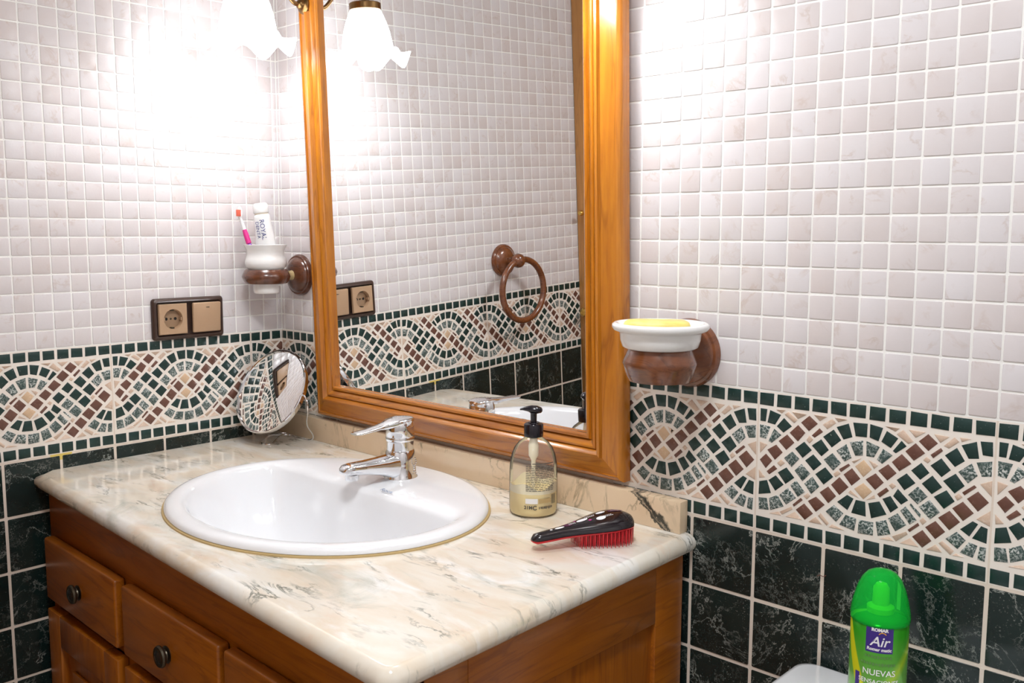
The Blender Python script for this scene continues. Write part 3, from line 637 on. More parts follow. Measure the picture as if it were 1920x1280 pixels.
# ---------------------------------------------------------------- wall mirror (leans a little forward at the top)
IW, FW = 32.25, 6.8; IB, IT = FW, FW + 92.0
mir = thing('wall_mirror', 'large mirror in a honey wooden frame with stepped moulding', 'mirror', (54.25, -1.424 - .0324*3.0, 3.0), (math.atan(.0324), 0, 0))
PROF = [(0,-.2),(0,.7),(.3,.95),(.7,.95),(.9,.4),(1.1,.8),(1.75,1.2),(2.05,1.15),(2.2,.8),(2.4,1.35),(2.85,1.75),(3.2,1.65),(3.35,1.0),(5.85,.5),(5.95,.72),(6.35,.62),(6.7,.25),(6.8,-.05),(6.8,-1.45),(.4,-1.45)]
def rail(name, f0, f1, mat): return MB().loft([[f0(s_, h) for s_, h in PROF], [f1(s_, h) for s_, h in PROF]]).build(name, mat, mir, smooth=35)
rail('bottom_rail', lambda s_, h: (-IW-s_, -h, IB-s_), lambda s_, h: (IW+s_, -h, IB-s_), 'honey_wood_x')
rail('top_rail', lambda s_, h: (-IW-s_, -h, IT+s_), lambda s_, h: (IW+s_, -h, IT+s_), 'honey_wood_x')
rail('left_stile', lambda s_, h: (-IW-s_, -h, IB-s_), lambda s_, h: (-IW-s_, -h, IT+s_), 'honey_wood_z')
rail('right_stile', lambda s_, h: (IW+s_, -h, IB-s_), lambda s_, h: (IW+s_, -h, IT+s_), 'honey_wood_z')
MB().box(-IW-.3, IW+.3, 0, .4, IB-.3, IT+.3).build('mirror_glass', 'mirror_glass', mir, smooth=0)
MB().box(-IW-.3, IW+.3, .45, 1.3, IB-.3, IT+.3).build('backing_board', 'cabinet_wood_z', mir, smooth=0)

# ---------------------------------------------------------------- wall lamps on the mirror stiles
def make_lamp(label):
    lx, ly, lz = 0, -12.6, 0
    t = thing('wall_lamp', label, 'lamp', (18.5, -5.25, 84.0), group='tulip lamps on the mirror frame')
    MB().lathe([(0,0),(1.7,0),(1.7,.35),(1.4,.7),(1.0,.8),(.9,1.3),(.6,1.6),(0,1.7)], 28, (0,0,0), '-y').build('rosette', 'brass', t)
    MB().tube(spline([(0,-1.2,0),(0,-2.6,.2),(0,-4.6,2.4),(0,-6.6,6.8),(0,-9.6,9.6),(0,-12,8.4),(0,-12.6,5.6),(0,-12.6,2.6)], 8), .42, 12).build('arm', 'brass', t)
    MB().lathe([(0,3.2),(.6,3.2),(.8,2.7),(1.4,2.4),(3.0,2.1),(3.25,1.9),(3.25,.7),(3.1,.6),(0,.6)], 32, (lx, ly, 0)).build('gallery_cap', 'brass', t)
    prof = [(3.0, .9, 0), (3.5, -.2, 0), (4.15, -1.8, 0), (4.7, -3.6, 0), (5.05, -5.4, 0), (5.25, -6.8, .05), (5.6, -7.6, .2), (6.4, -8.1, .55), (7.5, -8.35, .9), (8.5, -8.4, 1.25)]
    n = 72; rings = []
    for r, z, w in prof: rings.append([(lx + (r + .25*w*math.cos(7*a))*math.cos(a), ly + (r + .25*w*math.cos(7*a))*math.sin(a), z + w*1.15*math.cos(7*a) - w*.5) for a in [2*math.pi*i/n for i in range(n)]])
    inn = [[(lx + (x-lx)*.955, ly + (y-ly)*.955, z + .02) for x, y, z in r] for r in rings[::-1]]
    MB().loft(rings + inn, False, False).build('glass_shade', 'lamp_shade_glass', t, smooth=80)
    MB().lathe([(0,.2),(1.2,.2),(1.3,-1.6),(1.9,-3.2),(2.2,-4.4),(1.9,-5.6),(1.1,-6.3),(0,-6.5)], 24, (lx, ly, 0)).build('bulb', 'bulb_glow', t)
    ld = bpy.data.lights.new('bulb_light', 'POINT'); ld.energy = LAMP_W; ld.color = (.965, .98, 1); ld.shadow_soft_size = .022
    lo = bpy.data.objects.new('bulb_light', ld); COL.objects.link(lo); lo.parent = t; lo.location = (lx*S, ly*S, -9.2*S)
    return t
lamp = make_lamp('frosted glass tulip lamp on the left side of the mirror frame')
l2 = copy_tree(lamp); l2.location = W(90.0, -5.25, 84.0); l2['label'] = 'frosted glass tulip lamp on the right side of the mirror frame'

# ---------------------------------------------------------------- double socket plate on the left wall
sk = thing('socket_plate', 'brown framed beige socket and light switch on the left wall', 'socket', (.02, -22.05, 23.5), (0, 0, math.pi/2))
def frame_ring(m, x0, x1, z0, z1, xi0, xi1, zi0, zi1, y0, y1):
    m.box(x0, xi0, y0, y1, z0, z1).box(xi1, x1, y0, y1, z0, z1).box(xi0, xi1, y0, y1, z0, zi0).box(xi0, xi1, y0, y1, zi1, z1); return m
def rrect(w, h, r, y, k=5):
    out = []
    for cx, cz, a0 in ((w-r, h-r, 0), (-w+r, h-r, 90), (-w+r, -h+r, 180), (w-r, -h+r, 270)):
        for i in range(k+1): a = math.radians(a0 + 90*i/k); out.append((cx + r*math.cos(a), y, cz + r*math.sin(a)))
    return out
MB().loft([rrect(7.6, 4.1, .7, 0), rrect(7.6, 4.1, .7, -.5), rrect(7.35, 3.85, .6, -.85), rrect(6.9, 3.4, .5, -1.0), rrect(6.75, 3.25, .45, -.75), rrect(6.7, 3.2, .45, -.06)]).build('plate_frame', 'brown_plastic', sk, smooth=50)
# socket insert with its round well
n = 40; c0 = (-3.6, 0)
outer = [(max(-2.95, min(2.95, 4.4*math.cos(a))), max(-3.0, min(3.0, 4.4*math.sin(a)))) for a in [2*math.pi*i/n for i in range(n)]]
circ = lambda r, y: [(c0[0] + r*math.cos(2*math.pi*i/n), y, r*math.sin(2*math.pi*i/n)) for i in range(n)]
ins = MB().loft([[(c0[0]+a*1.0, -.7, b) for a, b in outer], [(c0[0]+a, -1.12, b) for a, b in outer], [(c0[0]+a*.965, -1.25, b*.965) for a, b in outer], circ(1.98, -1.25), circ(1.92, -1.15), circ(1.9, -.1)], False, False).build('socket_insert', 'beige_plastic', sk, smooth=40)
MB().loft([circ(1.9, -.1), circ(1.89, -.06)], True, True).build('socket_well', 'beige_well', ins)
for dx in (-.95, .95): MB().lathe([(0,0),(.3,0),(.3,.03),(0,.03)], 16, (c0[0]+dx, -.1, 0), '-y').build('pin_hole', 'black', ins)
MB().lathe([(0,0),(.2,0),(.2,.06),(0,.1)], 12, (c0[0], -.1, 0), '-y').build('screw', 'old_brass', ins)
for s_ in (-1, 1): MB().box(c0[0]-.3, c0[0]+.3, -.95, -.1, s_*1.75-.12, s_*1.75+.12).build('earth_clip', 'old_brass', ins)
for s_ in (-1, 1): MB().box(c0[0]+s_*1.75-.1, c0[0]+s_*1.75+.1, -1.1, -.1, -.28, .28).build('guide_rib', 'beige_plastic', ins)
rk = MB().hexa([(.55, -1.25, -3.0), (6.65, -1.25, -3.0), (6.65, -.7, -3.0), (.55, -.7, -3.0)], [(.55, -1.55, 3.0), (6.65, -1.55, 3.0), (6.65, -.7, 3.0), (.55, -.7, 3.0)]).build('switch_rocker', 'beige_plastic', sk, .28, 3)
MB().box(3.35, 3.55, -1.56, -1.48, 1.95, 2.05).box(3.62, 4.05, -1.56, -1.48, 1.93, 2.07).build('switch_mark', 'black', rk, smooth=0)

# ---------------------------------------------------------------- tumbler holder, tumbler, toothbrush, toothpaste
ros = [(0,0),(4.35,0),(4.35,.5),(4.05,.95),(3.7,1.0),(3.55,1.35),(2.6,1.9),(1.6,2.25),(0,2.3)]
th = thing('tumbler_holder', 'dark turned wood tumbler holder on the wall beside the mirror', 'holder', (7.5, -.05, 31.6))
MB().lathe(ros, 48, (0,0,0), '-y').build('rosette', 'walnut_wood', th)
MB().lathe([(0,2.0),(1.15,2.0),(.95,2.6),(1.0,3.4),(1.15,4.0),(0,4.0)], 28, (0,0,0), '-y').build('brass_neck', 'tan_brass', th)
n = 56; pr = [(3.75,-1.3),(4.1,-1.45),(4.55,-.9),(4.85,-.1),(4.75,.35),(4.3,1.2),(4.0,1.45),(3.75,1.35)]
MB().loft([[(r*math.cos(2*math.pi*i/n), -8.35 + r*math.sin(2*math.pi*i/n), z) for i in range(n)] for r, z in pr + pr[:1]], False, False).build('wood_ring', 'walnut_wood', th)
cup = thing('tumbler', 'white ceramic tumbler held in the dark wooden ring', 'tumbler', (7.5, -8.4, 28.1))
MB().lathe([(0,0),(2.35,0),(2.6,.25),(2.7,1.0),(2.8,4.2),(3.4,4.9),(4.0,5.4),(4.2,6.2),(4.05,7.1),(3.75,7.9),(3.8,8.9),(4.25,9.75),(4.3,9.9),(4.15,9.95),(3.6,9.0),(3.5,7.9),(3.7,6.8),(3.6,5.6),(2.4,4.6),(2.3,1.2),(0,1.0)], 56).build('tumbler_body', 'ceramic', cup, smooth=60)
def lean(m, base, top):
    b, t = Vector(base), Vector(top); d = (t-b); q = Vector((0,0,1)).rotation_difference(d.normalized())
    return m.xf(Matrix.Translation(b) @ q.to_matrix().to_4x4())
# toothbrush: leans towards the left wall
tb = thing('toothbrush', 'pink and white toothbrush with coral bristles leaning in the tumbler', 'toothbrush', (7.0, -8.8, 29.3))
lean(MB().lathe([(0,0),(.42,.1),(.5,1.5),(.55,6),(.5,9.2),(0,9.6)], 14), (0,0,0), (-2.55, -1.7, 9.5)).build('violet_grip', 'violet_plastic', tb)
lean(MB().lathe([(0,9.3),(.55,9.4),(.55,11.2),(.45,12.3),(0,12.5)], 14), (0,0,0), (-2.55, -1.7, 9.5)).build('pink_grip', 'pink_plastic', tb)
lean(MB().lathe([(0,12.2),(.4,12.3),(.35,13.8),(.3,14.6),(.45,15.1),(0,15.2)], 14), (0,0,0), (-2.55, -1.7, 9.5)).build('neck', 'white_plastic', tb)
hd = Vector((-3.75, -2.5, 14.1))
MB().loft([[(hd.x + w*.72*math.cos(a) - .1*k, hd.y + w*.35*math.sin(a), hd.z + k*.48) for a in [2*math.pi*i/16 for i in range(16)]] for k, w in enumerate((.5, .85, 1, 1, .9, .5))]).build('brush_head', 'white_plastic', tb, smooth=60)
MB().box(-.42, .42, -.75, 0, 0, 1.35).xf(Matrix.Translation(hd + Vector((-.1, -.15, .35))) @ Matrix.Rotation(.5, 4, 'Z')).build('bristle_tuft', 'coral_bristle', tb, .12)
tp = thing('toothpaste_tube', 'white toothpaste tube with blue lettering standing cap up in the tumbler', 'toothpaste', (8.9, -8.0, 29.5))
# local frame of the tube: turned to face the room and leaning left
TM = Matrix.Rotation(math.radians(40), 4, 'Z') @ Matrix.Rotation(math.radians(-7), 4, 'Y')
body = [[(w*math.cos(a), d*math.sin(a), z) for a in [2*math.pi*i/28 for i in range(28)]] for z, w, d in ((0, 2.35, .15), (3, 2.3, .7), (6, 2.2, 1.1), (9, 2.05, 1.35), (12, 1.8, 1.5), (14, 1.65, 1.55), (14.6, 1.55, 1.5), (14.7, 1.35, 1.3))]
MB().loft(body).xf(TM).build('tube_body', 'white_plastic', tp, smooth=60)
MB().lathe([(0,14.7),(1.35,14.7),(1.35,15.0),(0,15.0)], 28).xf(TM).build('tube_neck', 'label_strip', tp)
cp = MB().lathe([(0,15.0),(1.5,15.0),(1.55,15.2),(1.5,16.6),(1.3,16.95),(0,17.0)], 28).xf(TM).build('tube_cap', 'white_plastic', tp)
def tube_text(s_, size, off):
    def mp(x, y):
        z = 11.6 - x; xx = off + y; k = max(0, min(1, z/14)); w = 2.35 - .7*k; d = .15 + 1.4*min(1, k*1.25)
        yy = -d*math.sqrt(max(.05, 1 - (xx/w)**2)) - .03
        return tuple(TM @ Vector((xx, yy, z)))
    text_part(s_, size, mp, 'lettering', 'ink_blue', tp)
tube_text('ROYAL', 1.3, .3); tube_text('DENTA', 1.05, -.75)

# ---------------------------------------------------------------- soap dish holder, dish, soap
sd = thing('soap_dish_holder', 'dark turned wood soap dish holder on the right of the mirror', 'holder', (103.4, -.05, 23.7))
MB().lathe([(0,0),(4.95,0),(4.95,.45),(4.7,.95),(4.35,1.05),(4.2,1.4),(3.2,1.9),(2.1,2.4),(1.5,2.9),(0,3.0)], 56, (0,0,0), '-y').build('rosette', 'ring_wood', sd)
MB().lathe([(0,2.0),(1.6,2.0),(1.4,3.4),(1.7,4.6),(0,4.8)], 28, (0,0,0), '-y').build('neck', 'ring_wood', sd)
n = 64; pr = [(3.4,-2.9),(4.1,-2.95),(4.45,-2.3),(4.85,-1.1),(5.05,-.5),(4.95,-.1),(4.6,.7),(4.3,1.45),(3.4,1.45)]
MB().loft([[(.8 + r*math.cos(2*math.pi*i/n), -8.9 + r*math.sin(2*math.pi*i/n), z) for i in range(n)] for r, z in pr + pr[:1]], False, False).build('wood_ring', 'ring_wood', sd)
dish = thing('soap_dish', 'white ceramic soap dish resting in the wooden ring', 'soap dish', (104.2, -8.95, 25.2))
MB().lathe([(0,.02),(4.7,.02),(5.1,.25),(5.4,1.2),(5.5,2.1),(5.75,2.3),(6.3,2.5),(6.55,2.9),(6.5,3.3),(6.2,3.5),(5.8,3.45),(5.3,2.9),(5.2,1.9),(4.6,1.4),(0,1.3)], 64).build('dish_body', 'ceramic', dish, smooth=60)
so = MB().loft([[(4.55*math.copysign(abs(math.cos(a))**.55, math.cos(a))*w, 2.6*math.copysign(abs(math.sin(a))**.6, math.sin(a))*w, z) for a in [2*math.pi*i/40 for i in range(40)]] for z, w in ((0,.86),(.25,.96),(.8,1),(1.5,1),(2.05,.95),(2.3,.85))]).build('soap_bar', 'soap', None, smooth=50)
so.location = W(103.9, -9.4, 26.7); so.rotation_euler = (0, 0, math.radians(36)); tag(so, 'yellow bar of soap lying in the white dish', 'soap')

# ---------------------------------------------------------------- round chrome mirror on a wire stand
rm = thing('tabletop_mirror', 'round chrome mirror tilted on a wire stand in the corner of the worktop', 'mirror', (12, -8, ZC))
nv = Vector((.15, -.865, .475)).normalized(); q = Vector((0,0,1)).rotation_difference(nv)
RMX = Matrix.Translation((-2.2, -1.6, 8.25 - ZC)) @ q.to_matrix().to_4x4()
MB().lathe([(8.8*k/14, .95*(1-(k/14)**2) - .1) for k in range(15)] + [(8.8,-.4),(0,-.4)], 72).xf(RMX).build('mirror_disc', 'mirror_glass', rm, smooth=30)
MB().lathe([(8.7,-.9),(9.0,-.95),(9.15,-.7),(9.15,.1),(9.0,.25),(8.75,.2),(8.75,-.1),(8.7,-.9)], 72).xf(RMX).build('chrome_rim', 'chrome', rm)
MB().lathe([(0,-.8),(8.8,-.75),(8.8,-.65),(0,-.7)], 48).xf(RMX).build('back_plate', 'chrome', rm)
rt = Vector((.988, .152, 0)); r0 = .15
c0 = Vector((-2.2, -1.6, 8.25 - ZC))
def rel(x, y, z): return Vector((x - 12, y + 8, z - ZC))
pr_, pl_ = c0 + rt*9.25 - nv*.3, c0 - rt*9.25 - nv*.3
MB().tube(spline([pr_ - rt*.4, pr_ + rt*.35, rel(20.3, -8.0, 7.0), rel(20.0, -7.7, 5.2), rel(16.6, -5.6, 1.6), rel(15.2, -3.2, -1.2), rel(13.6, -2.75, ZC+r0), rel(10, -3.4, ZC+r0), rel(6.5, -3.0, ZC+r0), rel(5.6, -4.6, ZC+r0), rel(8.2, -7.4, ZC+r0), rel(11.2, -10.6, ZC+r0), rel(10.2, -11.8, ZC+r0), rel(8.7, -11.4, ZC+r0)], 8), r0, 8).build('wire_stand', 'chrome', rm)
MB().tube(spline([pl_ + rt*.4, pl_ - rt*.3, rel(1.3, -9.6, 6.5), rel(2.0, -8, 2.8), rel(2.6, -7, -.6), rel(3.0, -6, ZC+r0), rel(3.8, -3.6, ZC+r0), rel(4.6, -2.7, ZC+r0)], 8), r0, 8).build('wire_leg', 'chrome', rm)

# ---------------------------------------------------------------- soap dispenser
bt = thing('soap_dispenser', 'clear pump bottle half full of cream soap with black pump', 'bottle', (80.9, -8.4, ZC))
SX = 1.0
bp = [(3.3,.05),(3.62,.3),(3.72,.9),(3.74,3),(3.72,6.6),(3.64,8.0),(3.4,9.3),(2.95,10.4),(2.3,11.2),(1.6,11.75),(1.35,12.0),(1.3,12.4)]
MB().lathe(bp, 56).build('bottle_shell', 'clear_plastic', bt, smooth=60)
MB().lathe([(0,.12)] + [(r-.1, z) for r, z in bp[1:3]] + [(3.63,3.5),(3.63,3.7),(0,3.72)], 56).build('liquid_soap', 'lotion', bt, smooth=50)
n = 56
MB().loft([[(r*math.cos(2*math.pi*i/n), r*math.sin(2*math.pi*i/n), z + (.35*math.sin(3*2*math.pi*i/n) + .3*math.sin(5*2*math.pi*i/n+1) if k else 0)) for i in range(n)] for k, (r, z) in enumerate(((3.64, 3.7), (3.65, 4.9)))], False, False).build('soap_film', 'lotion_pale', bt)
MB().lathe([(0,3.5),(.3,3.5),(.35,8.2),(.5,8.6),(.75,9.0),(.8,10.6),(.55,11.8),(0,11.9)], 20).build('dip_tube', 'lotion_pale', bt)
MB().lathe([(0,12.1),(1.48,12.1),(1.5,12.25),(1.5,13.9),(1.4,14.05),(.9,14.15),(.85,14.3),(0,14.3)], 36).build('pump_collar', 'black_plastic', bt)
pm = MB().lathe([(0,14.2),(.48,14.2),(.5,15.6),(.62,15.8),(0,15.9)], 24).build('pump_stem', 'black_plastic', bt)
hp = []
# the nozzle points left of the camera
for t, w, h0, h1 in ((-1.35, .25, 15.95, 16.35), (-1.15, .75, 15.75, 16.6), (-.5, 1.0, 15.6, 16.85), (.3, .95, 15.65, 16.9), (1.0, .65, 15.95, 16.75), (1.7, .42, 16.1, 16.55), (2.1, .35, 16.1, 16.4)):
    hp.append([(-t, w*math.cos(a), (h0+h1)/2 + (h1-h0)/2*math.sin(a)) for a in [2*math.pi*i/18 for i in range(18)]])
MB().loft(hp).xf(Matrix.Rotation(math.radians(38), 4, 'Z')).build('pump_head', 'black_plastic', bt, smooth=60)
# printed back label: facing the camera
A0 = math.atan2(-115.19+9.8, 175.62-80.9) + .32
def cyl(r, a0, z0): return lambda x, y: (r*math.cos(a0 + x/r), r*math.sin(a0 + x/r), z0 + y)
def patch(m, r, a0, x0, x1, z0, z1, k=6):
    V = []; F = []
    for i in range(k+1):
        a = a0 + (x0 + (x1-x0)*i/k)/r; V += [(r*math.cos(a), r*math.sin(a), z0), (r*math.cos(a), r*math.sin(a), z1)]
    for i in range(k): F.append((2*i, 2*i+2, 2*i+3, 2*i+1))
    return m.add(V, F)
rr_ = 3.77; m = MB(); rnd = random.Random(3)
for k in range(15):
    z = 8.15 - k*.27; x = -2.4
    while x < 2.3:
        w = rnd.uniform(.25, .8); patch(m, rr_, A0, x, min(x+w, 2.4), z - .05, z + .05, 2); x += w + .1
patch(m, rr_, A0, -1.4, 2.2, 8.5, 8.62); m.build('small_print', 'ink_dark', bt, smooth=0)
patch(MB(), rr_ + .01, A0, -2.45, -.55, 2.35, 3.15).build('label_box', 'white_ink', bt, smooth=0)
patch(MB(), rr_ + .01, A0, -.4, 1.7, 2.45, 3.1).build('label_bar', 'caulk', bt, smooth=0)
text_part('21M', .75, cyl(rr_ + .02, A0 - 2.0/rr_, 1.75), 'lettering', 'ink_dark', bt, 0, .02)
m = MB()
for k in range(9): patch(m, rr_ + .02, A0, -.35 + k*.27, -.35 + k*.27 + rnd.uniform(.12, .22), 1.6 - rnd.uniform(0, .12), 1.9, 1)
m.build('small_marks', 'ink_dark', bt, smooth=0)
m = MB()
for k in range(11): patch(m, rr_ + .01, A0, 1.95 + k*.09, 1.95 + k*.09 + (.03 if k % 3 else .06), 2.1, 3.6, 1)
m.build('bar_code', 'ink_dark', bt, smooth=0)
m = MB(); V = []; F = []
for i in range(25):
    a = math.radians(40 + 290*i/24)
    for r in (.22, .36): V.append(cyl(rr_ + .02, A0 - .95/rr_, 1.75)(r*math.cos(a), r*math.sin(a)))
for i in range(24): F.append((2*i, 2*i+1, 2*i+3, 2*i+2))
m.add(V, F).build('recycling_mark', 'ink_dark', bt, smooth=0)

# ---------------------------------------------------------------- hair brush
hb = thing('hair_brush', 'black and red detangling hair brush lying bristles down on the marble', 'hair brush', (97.2, -11.6, ZC), (0, 0, 0))
a_, b_ = Vector((92.9, -22.2, 0)), Vector((100.0, -6.6, 0))
HM = Matrix.Translation(Vector((92.9, -22.2, 0)) - Vector((97.2, -11.6, 0))) @ Matrix.Rotation(math.atan2(b_.y-a_.y, b_.x-a_.x), 4, 'Z') @ Matrix.Diagonal((.9, 1.02, 1.08, 1))
def wid(s_):
    K = [(0,.35),(.5,.95),(2,1.15),(5,1.35),(7.5,1.9),(10,2.75),(12.5,3.35),(14.5,3.4),(16,2.7),(16.8,1.6),(17.2,.4)]
    for (x0, y0), (x1, y1) in zip(K, K[1:]):
        if x0 <= s_ <= x1: t = (s_-x0)/(x1-x0); return y0 + (y1-y0)*t
    return .4
def zmid(s_): return 1.45 + .075*min(s_, 14) - .0*s_
SS = [0, .25, .6, 1.2, 2, 3.5, 5, 6.5, 8, 9.5, 11, 12.5, 14, 15, 16, 16.6, 17, 17.2]
def shellring(s_, up):
    w = wid(s_); h = (.5 + .13*w*1.9) if up else .42; out = []
    for i in range(20):
        a = 2*math.pi*i/20; sa = math.sin(a); out.append((s_, w*math.cos(a), zmid(s_) + (h*max(sa, 0)**.8 - .12*max(-sa, 0) if up else -.1 - (h*max(-sa, 0)**.6))*min(1, w)))
    return out
MB().loft([shellring(s_, True) for s_ in SS]).xf(HM).build('black_shell', 'brush_black', hb, smooth=60)
MB().loft([shellring(s_, False) for s_ in SS]).xf(HM).build('red_base', 'brush_red', hb, smooth=60)
m = MB()
for i in range(15):
    s_ = 7.6 + i*.62
    w = wid(s_) - .3; k = max(2, int(w/.42))
    for j in range(-k, k+1):
        y = w*j/k; zt = zmid(s_) - .3; m.lathe([(.12, zt), (.09, .8), (.05, .03)], 5, (s_, y, 0))
m.xf(HM).build('bristles', 'brush_red', hb, kind='stuff')
def brush_map(s0, y0, rot=0.0):
    def mp(x, y):
        s_, yy = s0 + x, y0 + y; w = wid(min(max(s_, .1), 17.1)); h = .5 + .13*w*1.9
        z = zmid(s_) + h*max(.05, 1 - (yy/w)**2)**.4*min(1, w) + .04
        return tuple(HM @ Vector((s_, yy, z)))
    return mp
def dots(name, mat, items):
    for s0, y0, a, b in items:
        mp = brush_map(s0, y0); nn = 14; m = MB()
        m.add([mp(a*math.cos(2*math.pi*i/nn), b*math.sin(2*math.pi*i/nn)) for i in range(nn)], [tuple(range(nn))])
        m.build(name, mat, hb, smooth=0)
dots('print_oval', 'white_ink', [(8.6, .2, .95, .42), (11.3, -.9, .8, .5), (12.2, .9, .8, .4), (4.6, -.1, .8, .25), (3.2, -.1, .22, .18)])
dots('print_plum', 'plum_ink', [(6.2, .1, .8, .5), (14.6, .6, 1.3, .5)]); dots('print_pink', 'magenta_ink', [(7.6, .75, .22, .2), (9.6, -.55, .25, .22)])
m = MB()
for s0, y0, k in ((12.6, -.9, 6), (12.6, -.6, 5), (10.2, .75, 6), (10.2, .45, 5), (6.9, .3, 4), (6.9, 0, 4), (14.6, .6, 5)):
    for q_ in range(k):
        mp = brush_map(s0 - .3*k/2 + .3*q_, y0); m.add([mp(0, -.07), mp(.22, -.07), mp(.22, .07), mp(0, .07)], [(0, 1, 2, 3)])
m.build('small_print', 'white_ink', hb, smooth=0, kind='stuff')

# ---------------------------------------------------------------- toilet cistern and air freshener
ct = thing('toilet', 'white porcelain toilet with low cistern beside the vanity', 'toilet', (142, -1, FLOOR))
H = -15.5 - FLOOR
def rr2(x0, x1, y0, y1, z, r=2.4, k=6):
    out = []
    for cx, cy, a0 in ((x1-r, y1-r, 0), (x0+r, y1-r, 90), (x0+r, y0+r, 180), (x1-r, y0+r, 270)):
        for i in range(k+1): a = math.radians(a0 + 90*i/k); out.append((cx + r*math.cos(a), cy + r*math.sin(a), z))
    return out
MB().loft([rr2(-17, 17, -16, -.5, 40), rr2(-18.6, 18.6, -18, -.3, H-4)]).build('cistern', 'porcelain', ct, smooth=50)
MB().loft([rr2(-19.2, 19.2, -18.8, -.2, H-4), rr2(-19.5, 19.5, -19, 0, H-3.4), rr2(-19.5, 19.5, -19, 0, H-.8), rr2(-19.2, 19.2, -18.7, -.3, H-.2), rr2(-18.6, 18.6, -18.1, -.9, H)]).build('cistern_lid', 'porcelain', ct, smooth=50)
MB().lathe([(0,H),(1.9,H),(1.9,H+.5),(1.6,H+.8),(0,H+.8)], 28, (3.5, -12, 0)).build('flush_button', 'chrome', ct)
def ov(a, b, cy, z): return [(a*math.cos(2*math.pi*i/40), cy + b*math.sin(2*math.pi*i/40), z) for i in range(40)]
MB().loft([ov(12, 22, -28, 0), ov(11, 20, -28, 12), ov(13, 22, -30, 26), ov(18, 27, -37, 37), ov(18.6, 28, -38, 40)]).build('toilet_bowl', 'porcelain', ct, smooth=60)
MB().loft([ov(18.5, 24, -42, 40.1), ov(18.8, 24.3, -42, 42), ov(18, 23.5, -42, 43.2)]).build('seat_lid', 'white_plastic', ct, smooth=60)
cn = thing('air_freshener', 'green aerosol air freshener can standing on the toilet cistern', 'spray can', (135.7, -9.4, -15.5))
A1 = math.atan2(-115.19+9.4, 175.62-135.7) + .02; CR = 3.2
MB().lathe([(0,0),(3.0,0),(3.2,.3),(3.2,12.0),(3.1,12.15),(2.7,12.5),(1.4,12.8),(0,12.9)], 56).build('can_body', 'can_green', cn, smooth=40).rotation_euler = (0, 0, A1 + math.pi/2)
MB().lathe([(3.22,11.9),(3.3,12.0),(3.3,12.5),(3.2,13.3),(2.95,14.5),(2.6,15.7),(2.15,16.7),(1.6,17.35),(.9,17.7),(0,17.8)], 56).build('cap', 'green_cap', cn, smooth=60)
MB().lathe([(0,12.8),(1.5,12.8),(1.5,13.4),(.95,13.7),(.9,15.6),(.6,16.1),(0,16.2)], 24).build('nozzle', 'nozzle_green', cn)
patch(MB(), CR + .015, A1, -1.5, 1.5, 9.0, 12.05, 14).build('label_panel', 'label_blue', cn, smooth=0)
R2 = CR + .04
text_part('ROMAR', .52, cyl(R2, A1, 11.70), 'lettering', 'white_ink', cn, 0, .03)
text_part('Air', 1.6, cyl(R2, A1, 10.30), 'lettering', 'white_ink', cn, .25, .02)
text_part('Romar matic', .52, cyl(R2, A1, 9.40), 'lettering', 'white_ink', cn, .1, .02)
V = []; F = []
for i in range(17):
    a = math.radians(20 + 140*i/16)
    for r in (.34, .46): V.append(cyl(R2, A1 + .3/CR, 11.10)(r*math.cos(a), r*.8*math.sin(a)))
for i in range(16): F.append((2*i, 2*i+1, 2*i+3, 2*i+2))
MB().add(V, F).build('orange_arc', 'orange_ink', cn, smooth=0)
m = MB()
for z, k, w in ((8.5, 9, .34), (7.65, 12, .33)):
    for q_ in range(k): patch(m, R2, A1, (q_ - k/2)*w, (q_ - k/2)*w + w*.7, z - rnd.uniform(.1, .2), z + rnd.uniform(.1, .2), 1)
m.build('small_print', 'grey_green_ink', cn, smooth=0, kind='stuff')
text_part('NUEVAS', 1.0, cyl(R2, A1 + .1/CR, 6.60), 'lettering', 'white_ink', cn, 0, .01)
text_part('SENSACIONES', .72, cyl(R2, A1 + .1/CR, 5.50), 'lettering', 'white_ink', cn, 0, .01)
patch(MB(), CR + .015, A1, -1.2, 1.8, 4.3, 4.95, 12).build('blue_band', 'label_blue', cn, smooth=0)
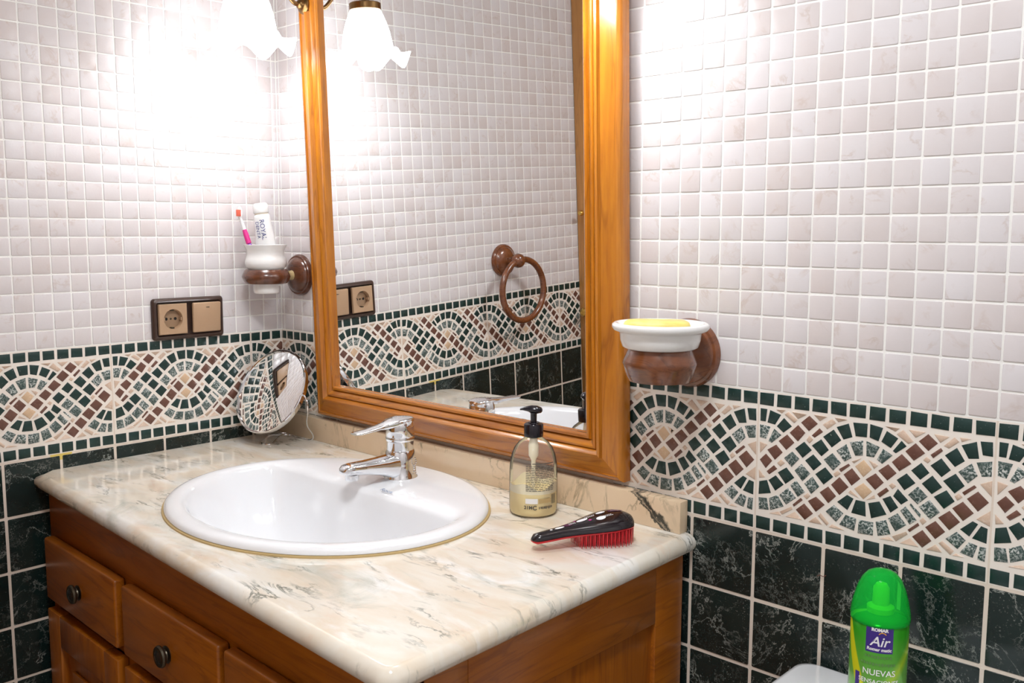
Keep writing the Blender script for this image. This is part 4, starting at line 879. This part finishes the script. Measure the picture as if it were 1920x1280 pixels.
patch(MB(), CR + .015, A1, -2.7, -2.1, 4.2, 6.2, 5).build('blue_badge', 'label_blue', cn, smooth=0)

# ---------------------------------------------------------------- towel ring on the left wall (seen in the mirror)
tr = thing('towel_ring', 'brown turned wood towel ring on the left wall, seen in the mirror', 'towel ring', (.05, -74.6, 28.4), (0, 0, math.pi/2))
MB().lathe(ros, 48, (0,0,0), '-y').build('rosette', 'ring_wood', tr)
MB().lathe([(0,2),(1.0,2),(.85,2.8),(1.1,3.6),(1.3,4.2),(0,4.4)], 28, (0,0,0), '-y').build('post', 'ring_wood', tr)
MB().lathe([(0,3.9),(1.1,4.1),(1.75,4.8),(1.95,5.7),(1.75,6.6),(1.1,7.3),(0,7.5)], 32, (0,0,0), '-y').build('ball', 'ring_wood', tr)
MB().tube([(-1.6 + 8.2*math.sin(2*math.pi*i/64), -5.7, -8.0 + 8.2*math.cos(2*math.pi*i/64)) for i in range(64)], .85, 16, True).build('ring', 'ring_wood', tr, smooth=60)
# ---------------------------------------------------------------- ceiling lamp (out of frame) and a thread on the grout
cl = thing('ceiling_lamp', 'round white ceiling lamp above the middle of the bathroom', 'lamp', (150, -95, CEIL))
MB().lathe([(0,0),(16,0),(16,-2),(15,-2.4),(0,-2.4)], 48).build('lamp_base', 'white_plastic', cl)
MB().lathe([(14.6,-2.3),(14,-4.5),(11,-6.5),(6,-7.6),(0,-8)], 48).build('glass_bowl', 'ceiling_glow', cl, smooth=60)
ld = bpy.data.lights.new('ceiling_light', 'AREA'); ld.shape = 'DISK'; ld.size = .34; ld.energy = CEIL_W; ld.color = (.94, .97, 1)
lo = bpy.data.objects.new('ceiling_light', ld); COL.objects.link(lo); lo.parent = cl; lo.location = (0, 0, -.095)
tw = MB().tube(spline([(0,0,0),(.4,-.1,.25),(.9,-.15,.2),(1.25,-.1,.45)], 5), .05, 6).build('brown_thread', 'thread_brown', None)
tw.location = W(123.7, -.1, -4.2); tag(tw, 'short reddish brown thread caught on the grout of the dark tiles', 'thread')
bpy.context.view_layer.update()
